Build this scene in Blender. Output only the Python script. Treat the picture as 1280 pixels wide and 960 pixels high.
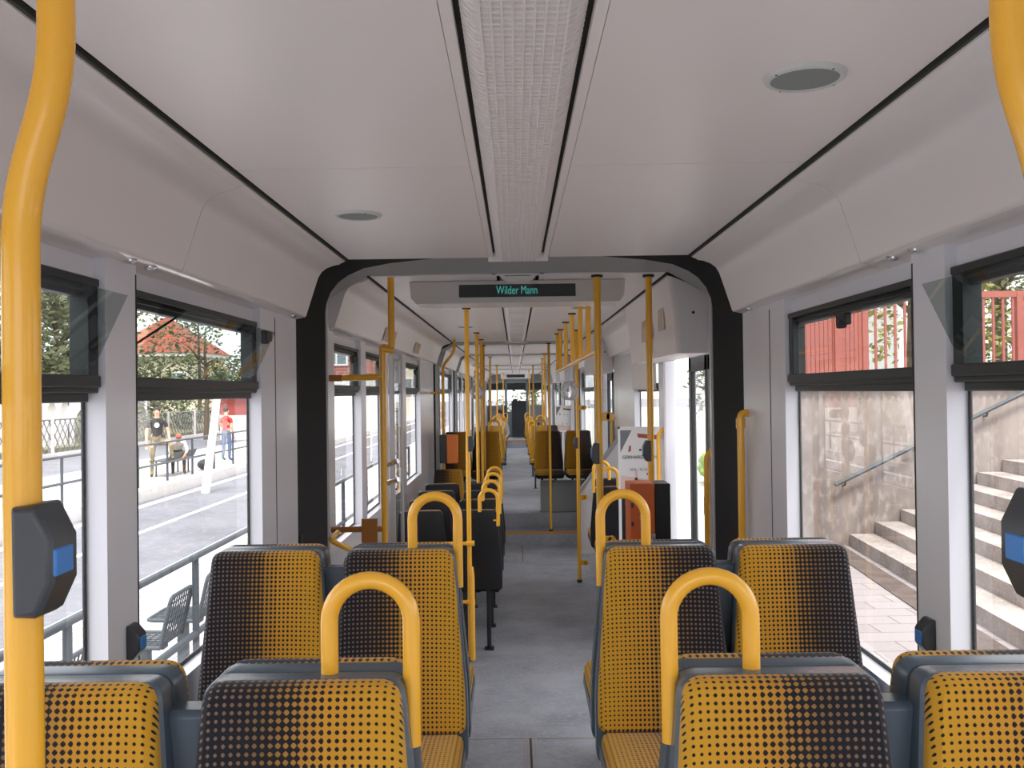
import bpy, bmesh, math, random
from mathutils import Vector, Matrix, Euler
R = math.radians
random.seed(7)
scn = bpy.context.scene
for o in list(bpy.data.objects):
    bpy.data.objects.remove(o)
C = scn.collection

# ------------------------------------------------------------------ camera, light, exposure
F = 1150.0
cam_d = bpy.data.cameras.new('camera')
cam_d.sensor_width = 36.0
cam_d.lens = F / 1280.0 * 36.0
cam_d.clip_start = 0.05
cam_d.clip_end = 600
cam = bpy.data.objects.new('camera', cam_d)
C.objects.link(cam)
EYE = Vector((0, 0, 1.98))
CM = (Matrix.Rotation(4 / F, 3, 'Z') @ Matrix.Rotation(R(90) + 10 / F, 3, 'X') @ Matrix.Rotation(-0.013, 3, 'Z'))
cam.matrix_world = Matrix.Translation(EYE) @ CM.to_4x4()
scn.camera = cam

world = bpy.data.worlds.new('sky')
scn.world = world
world.use_nodes = True
wn = world.node_tree.nodes
wl = world.node_tree.links
for n in list(wn):
    wn.remove(n)
w_out = wn.new('ShaderNodeOutputWorld')
w_bg = wn.new('ShaderNodeBackground')
w_tc = wn.new('ShaderNodeTexCoord')
w_noise = wn.new('ShaderNodeTexNoise')
w_noise.inputs['Scale'].default_value = 2.2
w_noise.inputs['Detail'].default_value = 5
w_ramp = wn.new('ShaderNodeValToRGB')
w_ramp.color_ramp.elements[0].color = (0.84, 0.86, 0.95, 1)
w_ramp.color_ramp.elements[1].color = (1.0, 0.985, 0.99, 1)
w_ramp.color_ramp.elements[0].position = 0.3
w_ramp.color_ramp.elements[1].position = 0.65
wl.new(w_tc.outputs['Generated'], w_noise.inputs['Vector'])
wl.new(w_noise.outputs['Fac'], w_ramp.inputs['Fac'])
wl.new(w_ramp.outputs['Color'], w_bg.inputs['Color'])
w_bg.inputs['Strength'].default_value = 1.3
wl.new(w_bg.outputs['Background'], w_out.inputs['Surface'])

sun_d = bpy.data.lights.new('sun', 'SUN')
sun_d.energy = 2.6
sun_d.angle = R(12)
sun_d.color = (1.0, 0.97, 0.92)
sun = bpy.data.objects.new('sun', sun_d)
sun.rotation_euler = Euler((R(28), R(-6), R(20)))
sun.location = (0, -5, 30)
C.objects.link(sun)

vs = scn.view_settings
vs.view_transform = 'Standard'
vs.look = 'None'
vs.gamma = 1.0
vs.use_curve_mapping = False
vs.exposure = 1.18
cy = scn.cycles
cy.use_denoising = True
cy.max_bounces = 10
cy.diffuse_bounces = 6
cy.glossy_bounces = 4
cy.transparent_max_bounces = 32
cy.sample_clamp_indirect = 6.0
cy.caustics_reflective = False
cy.caustics_refractive = False


# ------------------------------------------------------------------ helpers: pixels of the 1280x960 frame to points in the place
def ray(u, v):
    return CM @ Vector(((u - 640) / F, -(v - 480) / F, -1.0))


def at(u, v, Y):
    d = ray(u, v)
    return EYE + d * (Y / d.y)


def atx(u, v, X):
    d = ray(u, v)
    return EYE + d * (X / d.x)


def atz(u, v, Z):
    d = ray(u, v)
    return EYE + d * ((Z - EYE.z) / d.z)


# ------------------------------------------------------------------ materials
def srgb(r, g, b):
    def f(c):
        c /= 255.0
        return c / 12.92 if c <= 0.04045 else ((c + 0.055) / 1.055) ** 2.4
    return (f(r), f(g), f(b), 1)


MATS = {}


def new_mat(name):
    m = bpy.data.materials.new(name)
    m.use_nodes = True
    MATS[name] = m
    return m, m.node_tree.nodes, m.node_tree.links, m.node_tree.nodes['Principled BSDF']


def mat(name, col, rough=0.5, metal=0.0, var=0.06, scale=8.0, bump=0.0, bscale=200.0, coat=0.0, spec=0.5):
    m, n, l, b = new_mat(name)
    tc = n.new('ShaderNodeTexCoord')
    no = n.new('ShaderNodeTexNoise')
    no.inputs['Scale'].default_value = scale
    no.inputs['Detail'].default_value = 4
    mix = n.new('ShaderNodeMix')
    mix.data_type = 'RGBA'
    c = Vector(col[:3])
    mix.inputs[6].default_value = (*(c * (1 - var)), 1)
    mix.inputs[7].default_value = (*[min(1, x) for x in (c * (1 + var))], 1)
    l.new(tc.outputs['Object'], no.inputs['Vector'])
    l.new(no.outputs['Fac'], mix.inputs[0])
    l.new(mix.outputs[2], b.inputs['Base Color'])
    b.inputs['Roughness'].default_value = rough
    b.inputs['Metallic'].default_value = metal
    b.inputs['Coat Weight'].default_value = coat
    b.inputs['Specular IOR Level'].default_value = spec
    if bump:
        n2 = n.new('ShaderNodeTexNoise')
        n2.inputs['Scale'].default_value = bscale
        bp = n.new('ShaderNodeBump')
        bp.inputs['Strength'].default_value = bump
        bp.inputs['Distance'].default_value = 0.004
        l.new(tc.outputs['Object'], n2.inputs['Vector'])
        l.new(n2.outputs['Fac'], bp.inputs['Height'])
        l.new(bp.outputs['Normal'], b.inputs['Normal'])
    return m


def glass_mat(name, tint, refl=1.0):
    m, n, l, b = new_mat(name)
    n.remove(b)
    out = n['Material Output']
    tr = n.new('ShaderNodeBsdfTransparent')
    tr.inputs['Color'].default_value = tint
    gl = n.new('ShaderNodeBsdfGlossy')
    gl.inputs['Roughness'].default_value = 0.01
    gl.inputs['Color'].default_value = (refl, refl, refl, 1)
    fr = n.new('ShaderNodeFresnel')
    fr.inputs['IOR'].default_value = 1.32
    mx = n.new('ShaderNodeMixShader')
    ge = n.new('ShaderNodeNewGeometry')
    iv = n.new('ShaderNodeMath')
    iv.operation = 'SUBTRACT'
    iv.inputs[0].default_value = 1.0
    l.new(ge.outputs['Backfacing'], iv.inputs[1])
    mu = n.new('ShaderNodeMath')
    mu.operation = 'MULTIPLY'
    l.new(fr.outputs['Fac'], mu.inputs[0])
    l.new(iv.outputs[0], mu.inputs[1])
    l.new(mu.outputs[0], mx.inputs['Fac'])
    l.new(tr.outputs[0], mx.inputs[1])
    l.new(gl.outputs[0], mx.inputs[2])
    l.new(mx.outputs[0], out.inputs['Surface'])
    return m


def emit_mat(name, col, strength):
    m, n, l, b = new_mat(name)
    b.inputs['Base Color'].default_value = (0.01, 0.01, 0.01, 1)
    b.inputs['Emission Color'].default_value = col
    b.inputs['Emission Strength'].default_value = strength
    return m


def fabric_mat(name, sign, axes):
    """halftone plush: dark dots on yellow that grow across the seat until yellow dots are left on dark"""
    m, n, l, b = new_mat(name)
    tc = n.new('ShaderNodeTexCoord')
    sp = n.new('ShaderNodeSeparateXYZ')
    l.new(tc.outputs['Object'], sp.inputs[0])

    def math_(op, a, bb=None, c=None):
        k = n.new('ShaderNodeMath')
        k.operation = op
        for i, x in enumerate((a, bb, c)):
            if x is None:
                continue
            if isinstance(x, (int, float)):
                k.inputs[i].default_value = x
            else:
                l.new(x, k.inputs[i])
        return k.outputs[0]
    s = 0.0142
    x = sp.outputs['X']
    y = math_('ADD', sp.outputs[axes], sp.outputs['Y' if axes == 'Z' else 'Z'])
    cx = math_('COSINE', math_('MULTIPLY', x, 2 * math.pi / 0.0124))
    cyy = math_('COSINE', math_('MULTIPLY', y, 2 * math.pi / s))
    h = math_('MULTIPLY', math_('ADD', cx, cyy), 0.5)
    g = math_('MULTIPLY_ADD', x, sign / 0.36, 0.5)         # 0 = dark end, 1 = yellow end
    gq = math_('DIVIDE', math_('ROUND', math_('MULTIPLY', g, 9.0)), 9.0)
    ramp = n.new('ShaderNodeValToRGB')
    e = ramp.color_ramp.elements
    e[0].position, e[0].color = 0.05, (0.20, 0.20, 0.20, 1)
    e[1].position, e[1].color = 0.92, (0.80, 0.80, 0.80, 1)
    k = e.new(0.42)
    k.color = (0.37, 0.37, 0.37, 1)
    k = e.new(0.60)
    k.color = (0.64, 0.64, 0.64, 1)
    l.new(gq, ramp.inputs['Fac'])
    t = math_('MULTIPLY_ADD', ramp.outputs['Color'], 2.0, -1.0)
    d = math_('MULTIPLY_ADD', math_('SUBTRACT', h, t), 5.0, 0.5)
    dk = n.new('ShaderNodeClamp')
    l.new(d, dk.inputs['Value'])
    yr = n.new('ShaderNodeValToRGB')
    e = yr.color_ramp.elements
    e[0].position, e[0].color = 0.1, srgb(120, 104, 96)
    e[1].position, e[1].color = 0.62, srgb(198, 142, 48)
    k = e.new(0.34)
    k.color = srgb(126, 96, 60)
    k = e.new(0.95)
    k.color = srgb(206, 154, 46)
    l.new(g, yr.inputs['Fac'])
    mix = n.new('ShaderNodeMix')
    mix.data_type = 'RGBA'
    l.new(dk.outputs[0], mix.inputs[0])
    l.new(yr.outputs['Color'], mix.inputs[6])
    mix.inputs[7].default_value = srgb(36, 35, 40)
    l.new(mix.outputs[2], b.inputs['Base Color'])
    b.inputs['Roughness'].default_value = 0.95
    b.inputs['Specular IOR Level'].default_value = 0.15
    b.inputs['Sheen Weight'].default_value = 0.15
    no = n.new('ShaderNodeTexNoise')
    no.inputs['Scale'].default_value = 900
    bp = n.new('ShaderNodeBump')
    bp.inputs['Strength'].default_value = 0.25
    bp.inputs['Distance'].default_value = 0.002
    l.new(tc.outputs['Object'], no.inputs['Vector'])
    l.new(no.outputs['Fac'], bp.inputs['Height'])
    l.new(bp.outputs['Normal'], b.inputs['Normal'])
    return m


def brick_mat(name, c1, c2, mortar, scale, rough=0.85, bw=0.5, rh=0.25, ms=0.015, axes='XY'):
    m, n, l, b = new_mat(name)
    tc = n.new('ShaderNodeTexCoord')
    mp = n.new('ShaderNodeMapping')
    if axes == 'XZ':
        mp.inputs['Rotation'].default_value = (R(-90), 0, 0)
    bt = n.new('ShaderNodeTexBrick')
    bt.inputs['Color1'].default_value = c1
    bt.inputs['Color2'].default_value = c2
    bt.inputs['Mortar'].default_value = mortar
    bt.inputs['Scale'].default_value = scale
    bt.inputs['Brick Width'].default_value = bw
    bt.inputs['Row Height'].default_value = rh
    bt.inputs['Mortar Size'].default_value = ms
    l.new(tc.outputs['Object'], mp.inputs[0])
    l.new(mp.outputs[0], bt.inputs['Vector'])
    l.new(bt.outputs['Color'], b.inputs['Base Color'])
    b.inputs['Roughness'].default_value = rough
    return m


def stained_mat(name, base, stain, stain2, scale, rough=0.85, stretch=(1, 1, 1)):
    m, n, l, b = new_mat(name)
    tc = n.new('ShaderNodeTexCoord')
    mp = n.new('ShaderNodeMapping')
    mp.inputs['Scale'].default_value = stretch
    a = n.new('ShaderNodeTexNoise')
    a.inputs['Scale'].default_value = scale
    a.inputs['Detail'].default_value = 8
    a.inputs['Roughness'].default_value = 0.65
    r1 = n.new('ShaderNodeValToRGB')
    r1.color_ramp.elements[0].position = 0.35
    r1.color_ramp.elements[1].position = 0.62
    r1.color_ramp.elements[0].color = stain
    r1.color_ramp.elements[1].color = base
    c = n.new('ShaderNodeTexNoise')
    c.inputs['Scale'].default_value = scale * 14
    c.inputs['Detail'].default_value = 3
    mx = n.new('ShaderNodeMix')
    mx.data_type = 'RGBA'
    cr = n.new('ShaderNodeValToRGB')
    cr.color_ramp.elements[0].position = 0.5
    cr.color_ramp.elements[1].position = 0.75
    cr.color_ramp.elements[0].color = (0, 0, 0, 1)
    cr.color_ramp.elements[1].color = (0.6, 0.6, 0.6, 1)
    l.new(tc.outputs['Object'], mp.inputs[0])
    l.new(mp.outputs[0], a.inputs['Vector'])
    l.new(mp.outputs[0], c.inputs['Vector'])
    l.new(a.outputs['Fac'], r1.inputs['Fac'])
    l.new(c.outputs['Fac'], cr.inputs['Fac'])
    l.new(cr.outputs['Color'], mx.inputs[0])
    l.new(r1.outputs['Color'], mx.inputs[6])
    mx.inputs[7].default_value = stain2
    l.new(mx.outputs[2], b.inputs['Base Color'])
    b.inputs['Roughness'].default_value = rough
    return m


M = dict(
    panel=mat('cream_panel', srgb(231, 227, 226), 0.36, var=0.015, scale=3),
    wall=mat('wall_grey', srgb(226, 227, 234), 0.22, var=0.02, scale=4),
    portal_grey=mat('portal_grey', srgb(150, 153, 152), 0.5, var=0.03),
    gap=mat('gap_dark', srgb(46, 51, 46), 0.7),
    soffit=mat('soffit_gloss', srgb(236, 232, 232), 0.1, var=0.01),
    black=mat('bellows_black', srgb(22, 22, 23), 0.75, var=0.05),
    rubber=mat('rubber_frame', srgb(40, 46, 46), 0.45, var=0.08),
    shell=mat('shell_plastic', srgb(80, 94, 106), 0.26, var=0.05, bump=0.08, bscale=500),
    shell_shaded=mat('shell_shaded', srgb(25, 27, 30), 0.35, var=0.05),  # darker copy of the shell plastic, shadow put into the colour
    yellow=mat('yellow_enamel', srgb(250, 186, 56), 0.25, var=0.03, scale=5, coat=0.3),
    tan=mat('tan_bracket', srgb(170, 110, 45), 0.5),
    button_box=mat('button_box', srgb(62, 66, 70), 0.35, var=0.05),
    blue=mat('button_blue', srgb(60, 130, 205), 0.35),
    orange=mat('orange_enamel', srgb(214, 98, 30), 0.4, var=0.03),
    orange_b=mat('orange_bright', srgb(255, 140, 52), 0.4, var=0.03),
    strip=mat('step_nosing', srgb(205, 140, 60), 0.6, var=0.1, scale=30),
    chrome=mat('chrome', srgb(205, 205, 208), 0.22, metal=1.0),
    alu=mat('aluminium', srgb(185, 185, 188), 0.4, metal=0.7),
    white=mat('white_panel', srgb(240, 240, 240), 0.5, var=0.01),
    speaker=mat('speaker_grille', srgb(130, 138, 136), 0.6, var=0.15, scale=600),
    speaker_rim=mat('speaker_rim', srgb(200, 205, 205), 0.4),
    black_box=mat('black_plastic', srgb(30, 30, 32), 0.5),
    display=mat('display_black', srgb(28, 36, 34), 0.35),
    led=emit_mat('led_teal', (0.10, 0.62, 0.55, 1), 0.22),
    glass=glass_mat('window_glass', (0.97, 0.98, 0.98, 1)),
    vent=glass_mat('vent_glass', (0.74, 0.78, 0.77, 1)),
    clear=glass_mat('screen_glass', (0.93, 0.95, 0.94, 1)),
    fab_p=fabric_mat('plush_yellow_right', 1, 'Z'),
    fab_m=fabric_mat('plush_yellow_left', -1, 'Z'),
    cus_p=fabric_mat('plush_cushion_right', 1, 'Y'),
    cus_m=fabric_mat('plush_cushion_left', -1, 'Y'),
    floor=stained_mat('floor_lino', srgb(166, 169, 176), srgb(136, 139, 146), srgb(182, 184, 188), 2.2, 0.5),
    seam=mat('floor_seam', srgb(175, 165, 160), 0.5),
    seam_dark=mat('floor_seam_dark', srgb(60, 58, 58), 0.7),
    asphalt=stained_mat('asphalt', srgb(120, 120, 126), srgb(100, 100, 107), srgb(138, 138, 142), 0.5, 0.9),
    paving=brick_mat('paving', srgb(196, 190, 190), srgb(184, 178, 180), srgb(150, 143, 143), 1.0, bw=0.4, rh=0.2, ms=0.008),
    paving_r=brick_mat('paving_slabs', srgb(148, 140, 139), srgb(138, 130, 129), srgb(108, 100, 97), 1.0, bw=0.6, rh=0.3, ms=0.008),
    kerb=mat('kerb_stone', srgb(205, 200, 196), 0.85, var=0.08),
    line=mat('road_paint', srgb(235, 235, 235), 0.8),
    concrete=stained_mat('stained_concrete', srgb(150, 139, 132), srgb(112, 101, 95), srgb(172, 162, 156), 0.9, 0.9, (1, 1, 0.45)),
    step_stone=stained_mat('stone_steps', srgb(166, 156, 150), srgb(128, 118, 112), srgb(185, 175, 170), 1.5, 0.9),
    gutter=stained_mat('gutter_setts', srgb(96, 82, 75), srgb(72, 61, 56), srgb(118, 104, 97), 4, 0.9),
    red_wood=mat('red_fence', srgb(186, 106, 96), 0.7, var=0.12, scale=3),
    rail_grey=mat('railing_grey', srgb(66, 73, 78), 0.55, var=0.08),
    bench_dark=mat('bench_dark', srgb(70, 74, 70), 0.5),
    leaf=mat('leaf_green', srgb(98, 108, 76), 0.8, var=0.35, scale=1.2),
    leaf2=mat('leaf_olive', srgb(116, 116, 84), 0.8, var=0.35, scale=1.2),
    leaf3=mat('leaf_yellow', srgb(160, 152, 92), 0.8, var=0.35, scale=1.5),
    bark=mat('bark', srgb(92, 78, 64), 0.9, var=0.2, scale=6),
    render=mat('house_render', srgb(222, 208, 190), 0.9, var=0.04, scale=1),
    cream=mat('cream_render', srgb(226, 214, 190), 0.9, var=0.04, scale=1),
    roof=brick_mat('roof_tiles', srgb(176, 92, 70), srgb(160, 80, 62), srgb(110, 60, 50), 1.0, bw=0.3, rh=0.3, ms=0.02),
    brick=brick_mat('red_brick', srgb(172, 88, 76), srgb(156, 76, 66), srgb(180, 150, 140), 1.0, bw=0.5, rh=0.2, ms=0.02, axes='XZ'),
    pane_dark=mat('dark_pane', srgb(120, 130, 140), 0.15),
    white_wall=mat('white_wall', srgb(230, 226, 222), 0.9, var=0.05),
    mesh_wire=mat('fence_wire', srgb(120, 118, 116), 0.6),
    skin=mat('skin', srgb(214, 160, 132), 0.6, var=0.04),
    tee_black=mat('tee_black', srgb(42, 38, 40), 0.9),
    camo=stained_mat('camo_trousers', srgb(150, 136, 104), srgb(96, 88, 66), srgb(120, 104, 78), 9, 0.9),
    shirt_white=mat('shirt_white', srgb(232, 222, 212), 0.9),
    tee_red=mat('tee_red', srgb(176, 46, 42), 0.9),
    jeans=mat('jeans_blue', srgb(88, 104, 136), 0.9, var=0.12),
    hair_dark=mat('hair_dark', srgb(52, 40, 34), 0.8),
    hair_red=mat('hair_reddish', srgb(168, 96, 70), 0.8),
    shoe=mat('shoe_dark', srgb(50, 48, 48), 0.7),
    grey_top=mat('grey_top', srgb(170, 170, 176), 0.9),
    kiosk=mat('kiosk_red', srgb(150, 66, 58), 0.6),
    poster_pink=mat('poster_tint', srgb(232, 204, 196), 0.5),
    poster_red=mat('poster_red', srgb(176, 84, 66), 0.5),
    poster_grey=mat('poster_grey', srgb(120, 124, 132), 0.5),
    ink=mat('ink', srgb(60, 56, 60), 0.6),
    notice=stained_mat('notice_print', srgb(214, 200, 190), srgb(190, 158, 120), srgb(170, 160, 158), 9, 0.6),
    cab=mat('cab_dark', srgb(48, 54, 58), 0.5),
)


# ------------------------------------------------------------------ mesh builder
class MB:
    def __init__(self):
        self.v, self.f, self.m = [], [], []

    def add(self, vs, fs, mi=0):
        k = len(self.v)
        self.v += [tuple(p) for p in vs]
        self.f += [tuple(i + k for i in f) for f in fs]
        self.m += [mi] * len(fs)
        return self

    def box(self, x0, x1, y0, y1, z0, z1, mi=0):
        x0, x1 = min(x0, x1), max(x0, x1)
        y0, y1 = min(y0, y1), max(y0, y1)
        z0, z1 = min(z0, z1), max(z0, z1)
        vs = [(x0, y0, z0), (x1, y0, z0), (x1, y1, z0), (x0, y1, z0), (x0, y0, z1), (x1, y0, z1), (x1, y1, z1), (x0, y1, z1)]
        return self.add(vs, [(0, 3, 2, 1), (4, 5, 6, 7), (0, 1, 5, 4), (1, 2, 6, 5), (2, 3, 7, 6), (3, 0, 4, 7)], mi)

    def prism(self, poly, d, mi=0):
        """poly: 3D points of one cap; d: extrusion vector"""
        d = Vector(d)
        a = [Vector(p) for p in poly]
        n = len(a)
        vs = a + [p + d for p in a]
        fs = [tuple(range(n)), tuple(range(2 * n - 1, n - 1, -1))]
        fs += [(i, i + n, (i + 1) % n + n, (i + 1) % n) for i in range(n)]
        return self.add(vs, fs, mi)

    def loft(self, loops, close=True, caps=(False, False), mi=0):
        n = len(loops[0])
        vs = [p for lp in loops for p in lp]
        fs = []
        for k in range(len(loops) - 1):
            for i in range(n if close else n - 1):
                j = (i + 1) % n
                fs.append((k * n + i, k * n + j, (k + 1) * n + j, (k + 1) * n + i))
        if caps[0]:
            fs.append(tuple(range(n - 1, -1, -1)))
        if caps[1]:
            q = (len(loops) - 1) * n
            fs.append(tuple(q + i for i in range(n)))
        return self.add(vs, fs, mi)

    def tube(self, pts, r, n=12, mi=0, caps=True):
        pts = [Vector(p) for p in pts]
        rs = r if isinstance(r, (list, tuple)) else [r] * len(pts)
        up = None
        loops = []
        for i, p in enumerate(pts):
            t = (pts[min(i + 1, len(pts) - 1)] - pts[max(i - 1, 0)]).normalized()
            if up is None:
                up = Vector((0, 0, 1)) if abs(t.z) < 0.9 else Vector((0, 1, 0))
            a = (up - t * up.dot(t)).normalized()
            b = t.cross(a)
            up = a
            loops.append([p + (a * math.cos(2 * math.pi * k / n) + b * math.sin(2 * math.pi * k / n)) * rs[i] for k in range(n)])
        return self.loft(loops, True, (caps, caps), mi)

    def disc(self, c, axis, r, h, n=24, mi=0):
        c = Vector(c)
        axis = Vector(axis).normalized()
        return self.tube([c, c + axis * h], r, n, mi)

    def ball(self, c, r, nu=12, nv=8, mi=0, rot=None):
        rx, ry, rz = r if isinstance(r, (tuple, list)) else (r, r, r)
        vs = []
        fs = []
        c = Vector(c)
        vs.append(Vector((0, 0, rz)))
        for i in range(1, nv):
            t = math.pi * i / nv
            for j in range(nu):
                p = 2 * math.pi * j / nu
                vs.append(Vector((rx * math.sin(t) * math.cos(p), ry * math.sin(t) * math.sin(p), rz * math.cos(t))))
        vs.append(Vector((0, 0, -rz)))
        for j in range(nu):
            fs.append((0, 1 + j, 1 + (j + 1) % nu))
            for i in range(nv - 2):
                a = 1 + i * nu
                fs.append((a + j, a + nu + j, a + nu + (j + 1) % nu, a + (j + 1) % nu))
            a = 1 + (nv - 2) * nu
            fs.append((a + j, len(vs) - 1, a + (j + 1) % nu))
        if rot is not None:
            vs = [rot @ p for p in vs]
        return self.add([p + c for p in vs], fs, mi)

    def build(self, name, mats, parent=None, bevel=0.0, smooth=35, seg=2):
        me = bpy.data.meshes.new(name)
        me.from_pydata(self.v, [], self.f)
        if not isinstance(mats, (list, tuple)):
            mats = [mats]
        for q in mats:
            me.materials.append(q)
        me.polygons.foreach_set('material_index', self.m)
        bm = bmesh.new()
        bm.from_mesh(me)
        bmesh.ops.recalc_face_normals(bm, faces=bm.faces)
        bm.to_mesh(me)
        bm.free()
        if smooth:
            me.polygons.foreach_set('use_smooth', [True] * len(me.polygons))
            me.set_sharp_from_angle(angle=R(smooth))
        o = bpy.data.objects.new(name, me)
        C.objects.link(o)
        if parent is not None:
            o.parent = parent
        if bevel:
            b = o.modifiers.new('bevel', 'BEVEL')
            b.width = bevel
            b.segments = seg
            b.limit_method = 'ANGLE'
            b.angle_limit = R(40)
        return o


def arc_path(pts, rad, n=6):
    """polyline with its inner corners rounded"""
    pts = [Vector(p) for p in pts]
    out = [pts[0]]
    for i in range(1, len(pts) - 1):
        a, b, c = pts[i - 1], pts[i], pts[i + 1]
        d1 = (a - b).normalized()
        d2 = (c - b).normalized()
        k = min(rad, (a - b).length * 0.49, (c - b).length * 0.49)
        p0, p2 = b + d1 * k, b + d2 * k
        for j in range(n + 1):
            t = j / n
            out.append(p0 * (1 - t) ** 2 + b * 2 * t * (1 - t) + p2 * t * t)
    out.append(pts[-1])
    return out


def tag(o, label, cat, group=None, kind=None):
    o['label'] = label
    o['category'] = cat
    if group:
        o['group'] = group
    if kind:
        o['kind'] = kind
    return o


def empty(name, loc=(0, 0, 0), rz=0.0):
    o = bpy.data.objects.new(name, None)
    o.empty_display_size = 0.1
    o.location = loc
    o.rotation_euler = (0, 0, rz)
    C.objects.link(o)
    return o


def struct(o, label=None, cat=None):
    o['kind'] = 'structure'
    if label:
        o['label'] = label
        o['category'] = cat
    return o


def kids(o):
    return [x for x in bpy.data.objects if x.parent == o]


def copy_tree(o, parent=None):
    c = o.copy()
    C.objects.link(c)
    if parent is not None:
        c.parent = parent
        c.matrix_parent_inverse = o.matrix_parent_inverse.copy()
    for ch in kids(o):
        copy_tree(ch, c)
    return c


def text_on(body, size, loc, rot, m, parent, sx=1.0, name='lettering', ext=0.001):
    cu = bpy.data.curves.new(name, 'FONT')
    cu.body = body
    cu.size = size
    cu.extrude = ext
    cu.align_x = 'CENTER'
    cu.align_y = 'CENTER'
    cu.materials.append(m)
    tmp = bpy.data.objects.new(name + '_curve', cu)
    C.objects.link(tmp)
    nm = bpy.data.meshes.new_from_object(tmp.evaluated_get(bpy.context.evaluated_depsgraph_get()))
    bpy.data.objects.remove(tmp)
    o = bpy.data.objects.new(name, nm)
    C.objects.link(o)
    o.location = loc
    o.rotation_euler = rot
    o.scale = (sx, 1, 1)
    o.parent = parent
    return o


# ------------------------------------------------------------------ the tram body
XC = 0.022                      # middle of the tram, the camera stands a little to its left
HW = 1.045                      # half width to the wall face
HG = 1.10                       # half width to the glass
CEIL = 2.61
HC = 0.806                      # half width of the flat ceiling
SILL, HEAD = 1.12, 2.275        # window opening
HI = 0.43                       # raised floor of the first section
HI2 = 0.36                      # raised floor of the bogie sections further on
Y_END = 33.0
SECT = [(-1.6, 4.3), (4.93, 11.5), (12.2, 15.2), (15.9, 21.5), (22.2, 25.2), (25.9, Y_END)]
PORT = [(4.3, 4.93), (11.5, 12.2), (15.2, 15.9), (21.5, 22.2), (25.2, 25.9)]

# windows: (y0, y1, vent open)
WIN_L = [(-1.3, -0.2, 0), (1.1, 2.295, 1), (2.485, 3.70, 1)]
WIN_L.insert(1, (-0.02, 0.92, 1))
WIN_L += [(5.2, 6.1, 0), (6.3, 7.22, 0), (7.42, 8.35, 0), (8.6, 9.9, 0), (12.5, 14.9, 0), (16.2, 17.6, 0), (17.8, 19.2, 0), (19.4, 21.2, 0), (22.5, 24.9, 0), (26.2, 28.4, 0), (28.6, 31.5, 0)]
WIN_R = [(-1.3, -0.2, 0), (-0.02, 0.92, 1), (1.1, 2.28, 1), (2.47, 3.64, 0)]
WIN_R += [(6.85, 8.25, 0), (12.5, 14.9, 0), (18.2, 19.6, 0), (22.5, 24.9, 0), (28.6, 31.5, 0)]
DOOR_R = [(5.0, 6.62), (9.95, 11.3), (16.2, 17.6), (19.9, 21.3), (26.2, 28.2)]


def side_wall(name, s, wins, doors):
    mb = MB()
    x0, x1 = XC + s * HW, XC + s * (HG + 0.006)
    for (a, b) in SECT:
        zf = -0.05
        op = sorted([(w[0], w[1], 'w') for w in wins if a <= w[0] < b] + [(d[0], d[1], 'd') for d in doors if a <= d[0] < b])
        y = a
        for (p, q, k) in op:
            mb.box(x0, x1, y, p, zf, CEIL + 0.05)
            if k == 'w':
                mb.box(x0, x1, p, q, zf, SILL)
                mb.box(XC + s * 1.076, x1, p, q, HEAD, CEIL + 0.05)
            else:
                mb.box(x0, x1, p, q, 2.22, CEIL + 0.05)
            y = q
        mb.box(x0, x1, y, b, zf, CEIL + 0.05)
    o = mb.build(name, M['wall'], bevel=0.0)
    return struct(o, 'pale grey tram side wall with window pillars', 'wall')


side_wall('wall_left', -1, WIN_L, [])
side_wall('wall_right', 1, WIN_R, DOOR_R)

# vertical seams on the pillars next to each window
sm = MB()
for s, yy in ((-1, 2.481), (-1, 3.92), (1, 2.465), (1, 3.85), (-1, 1.03), (1, 1.03)):
    sm.box(XC + s * (HW - 0.0015), XC + s * (HW + 0.003), yy - 0.003, yy + 0.003, SILL - 0.4, HEAD + 0.035)
struct(sm.build('trim_1', M['gap']), 'thin vertical seams on the window pillars', 'trim')

wn_ = 0


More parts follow.
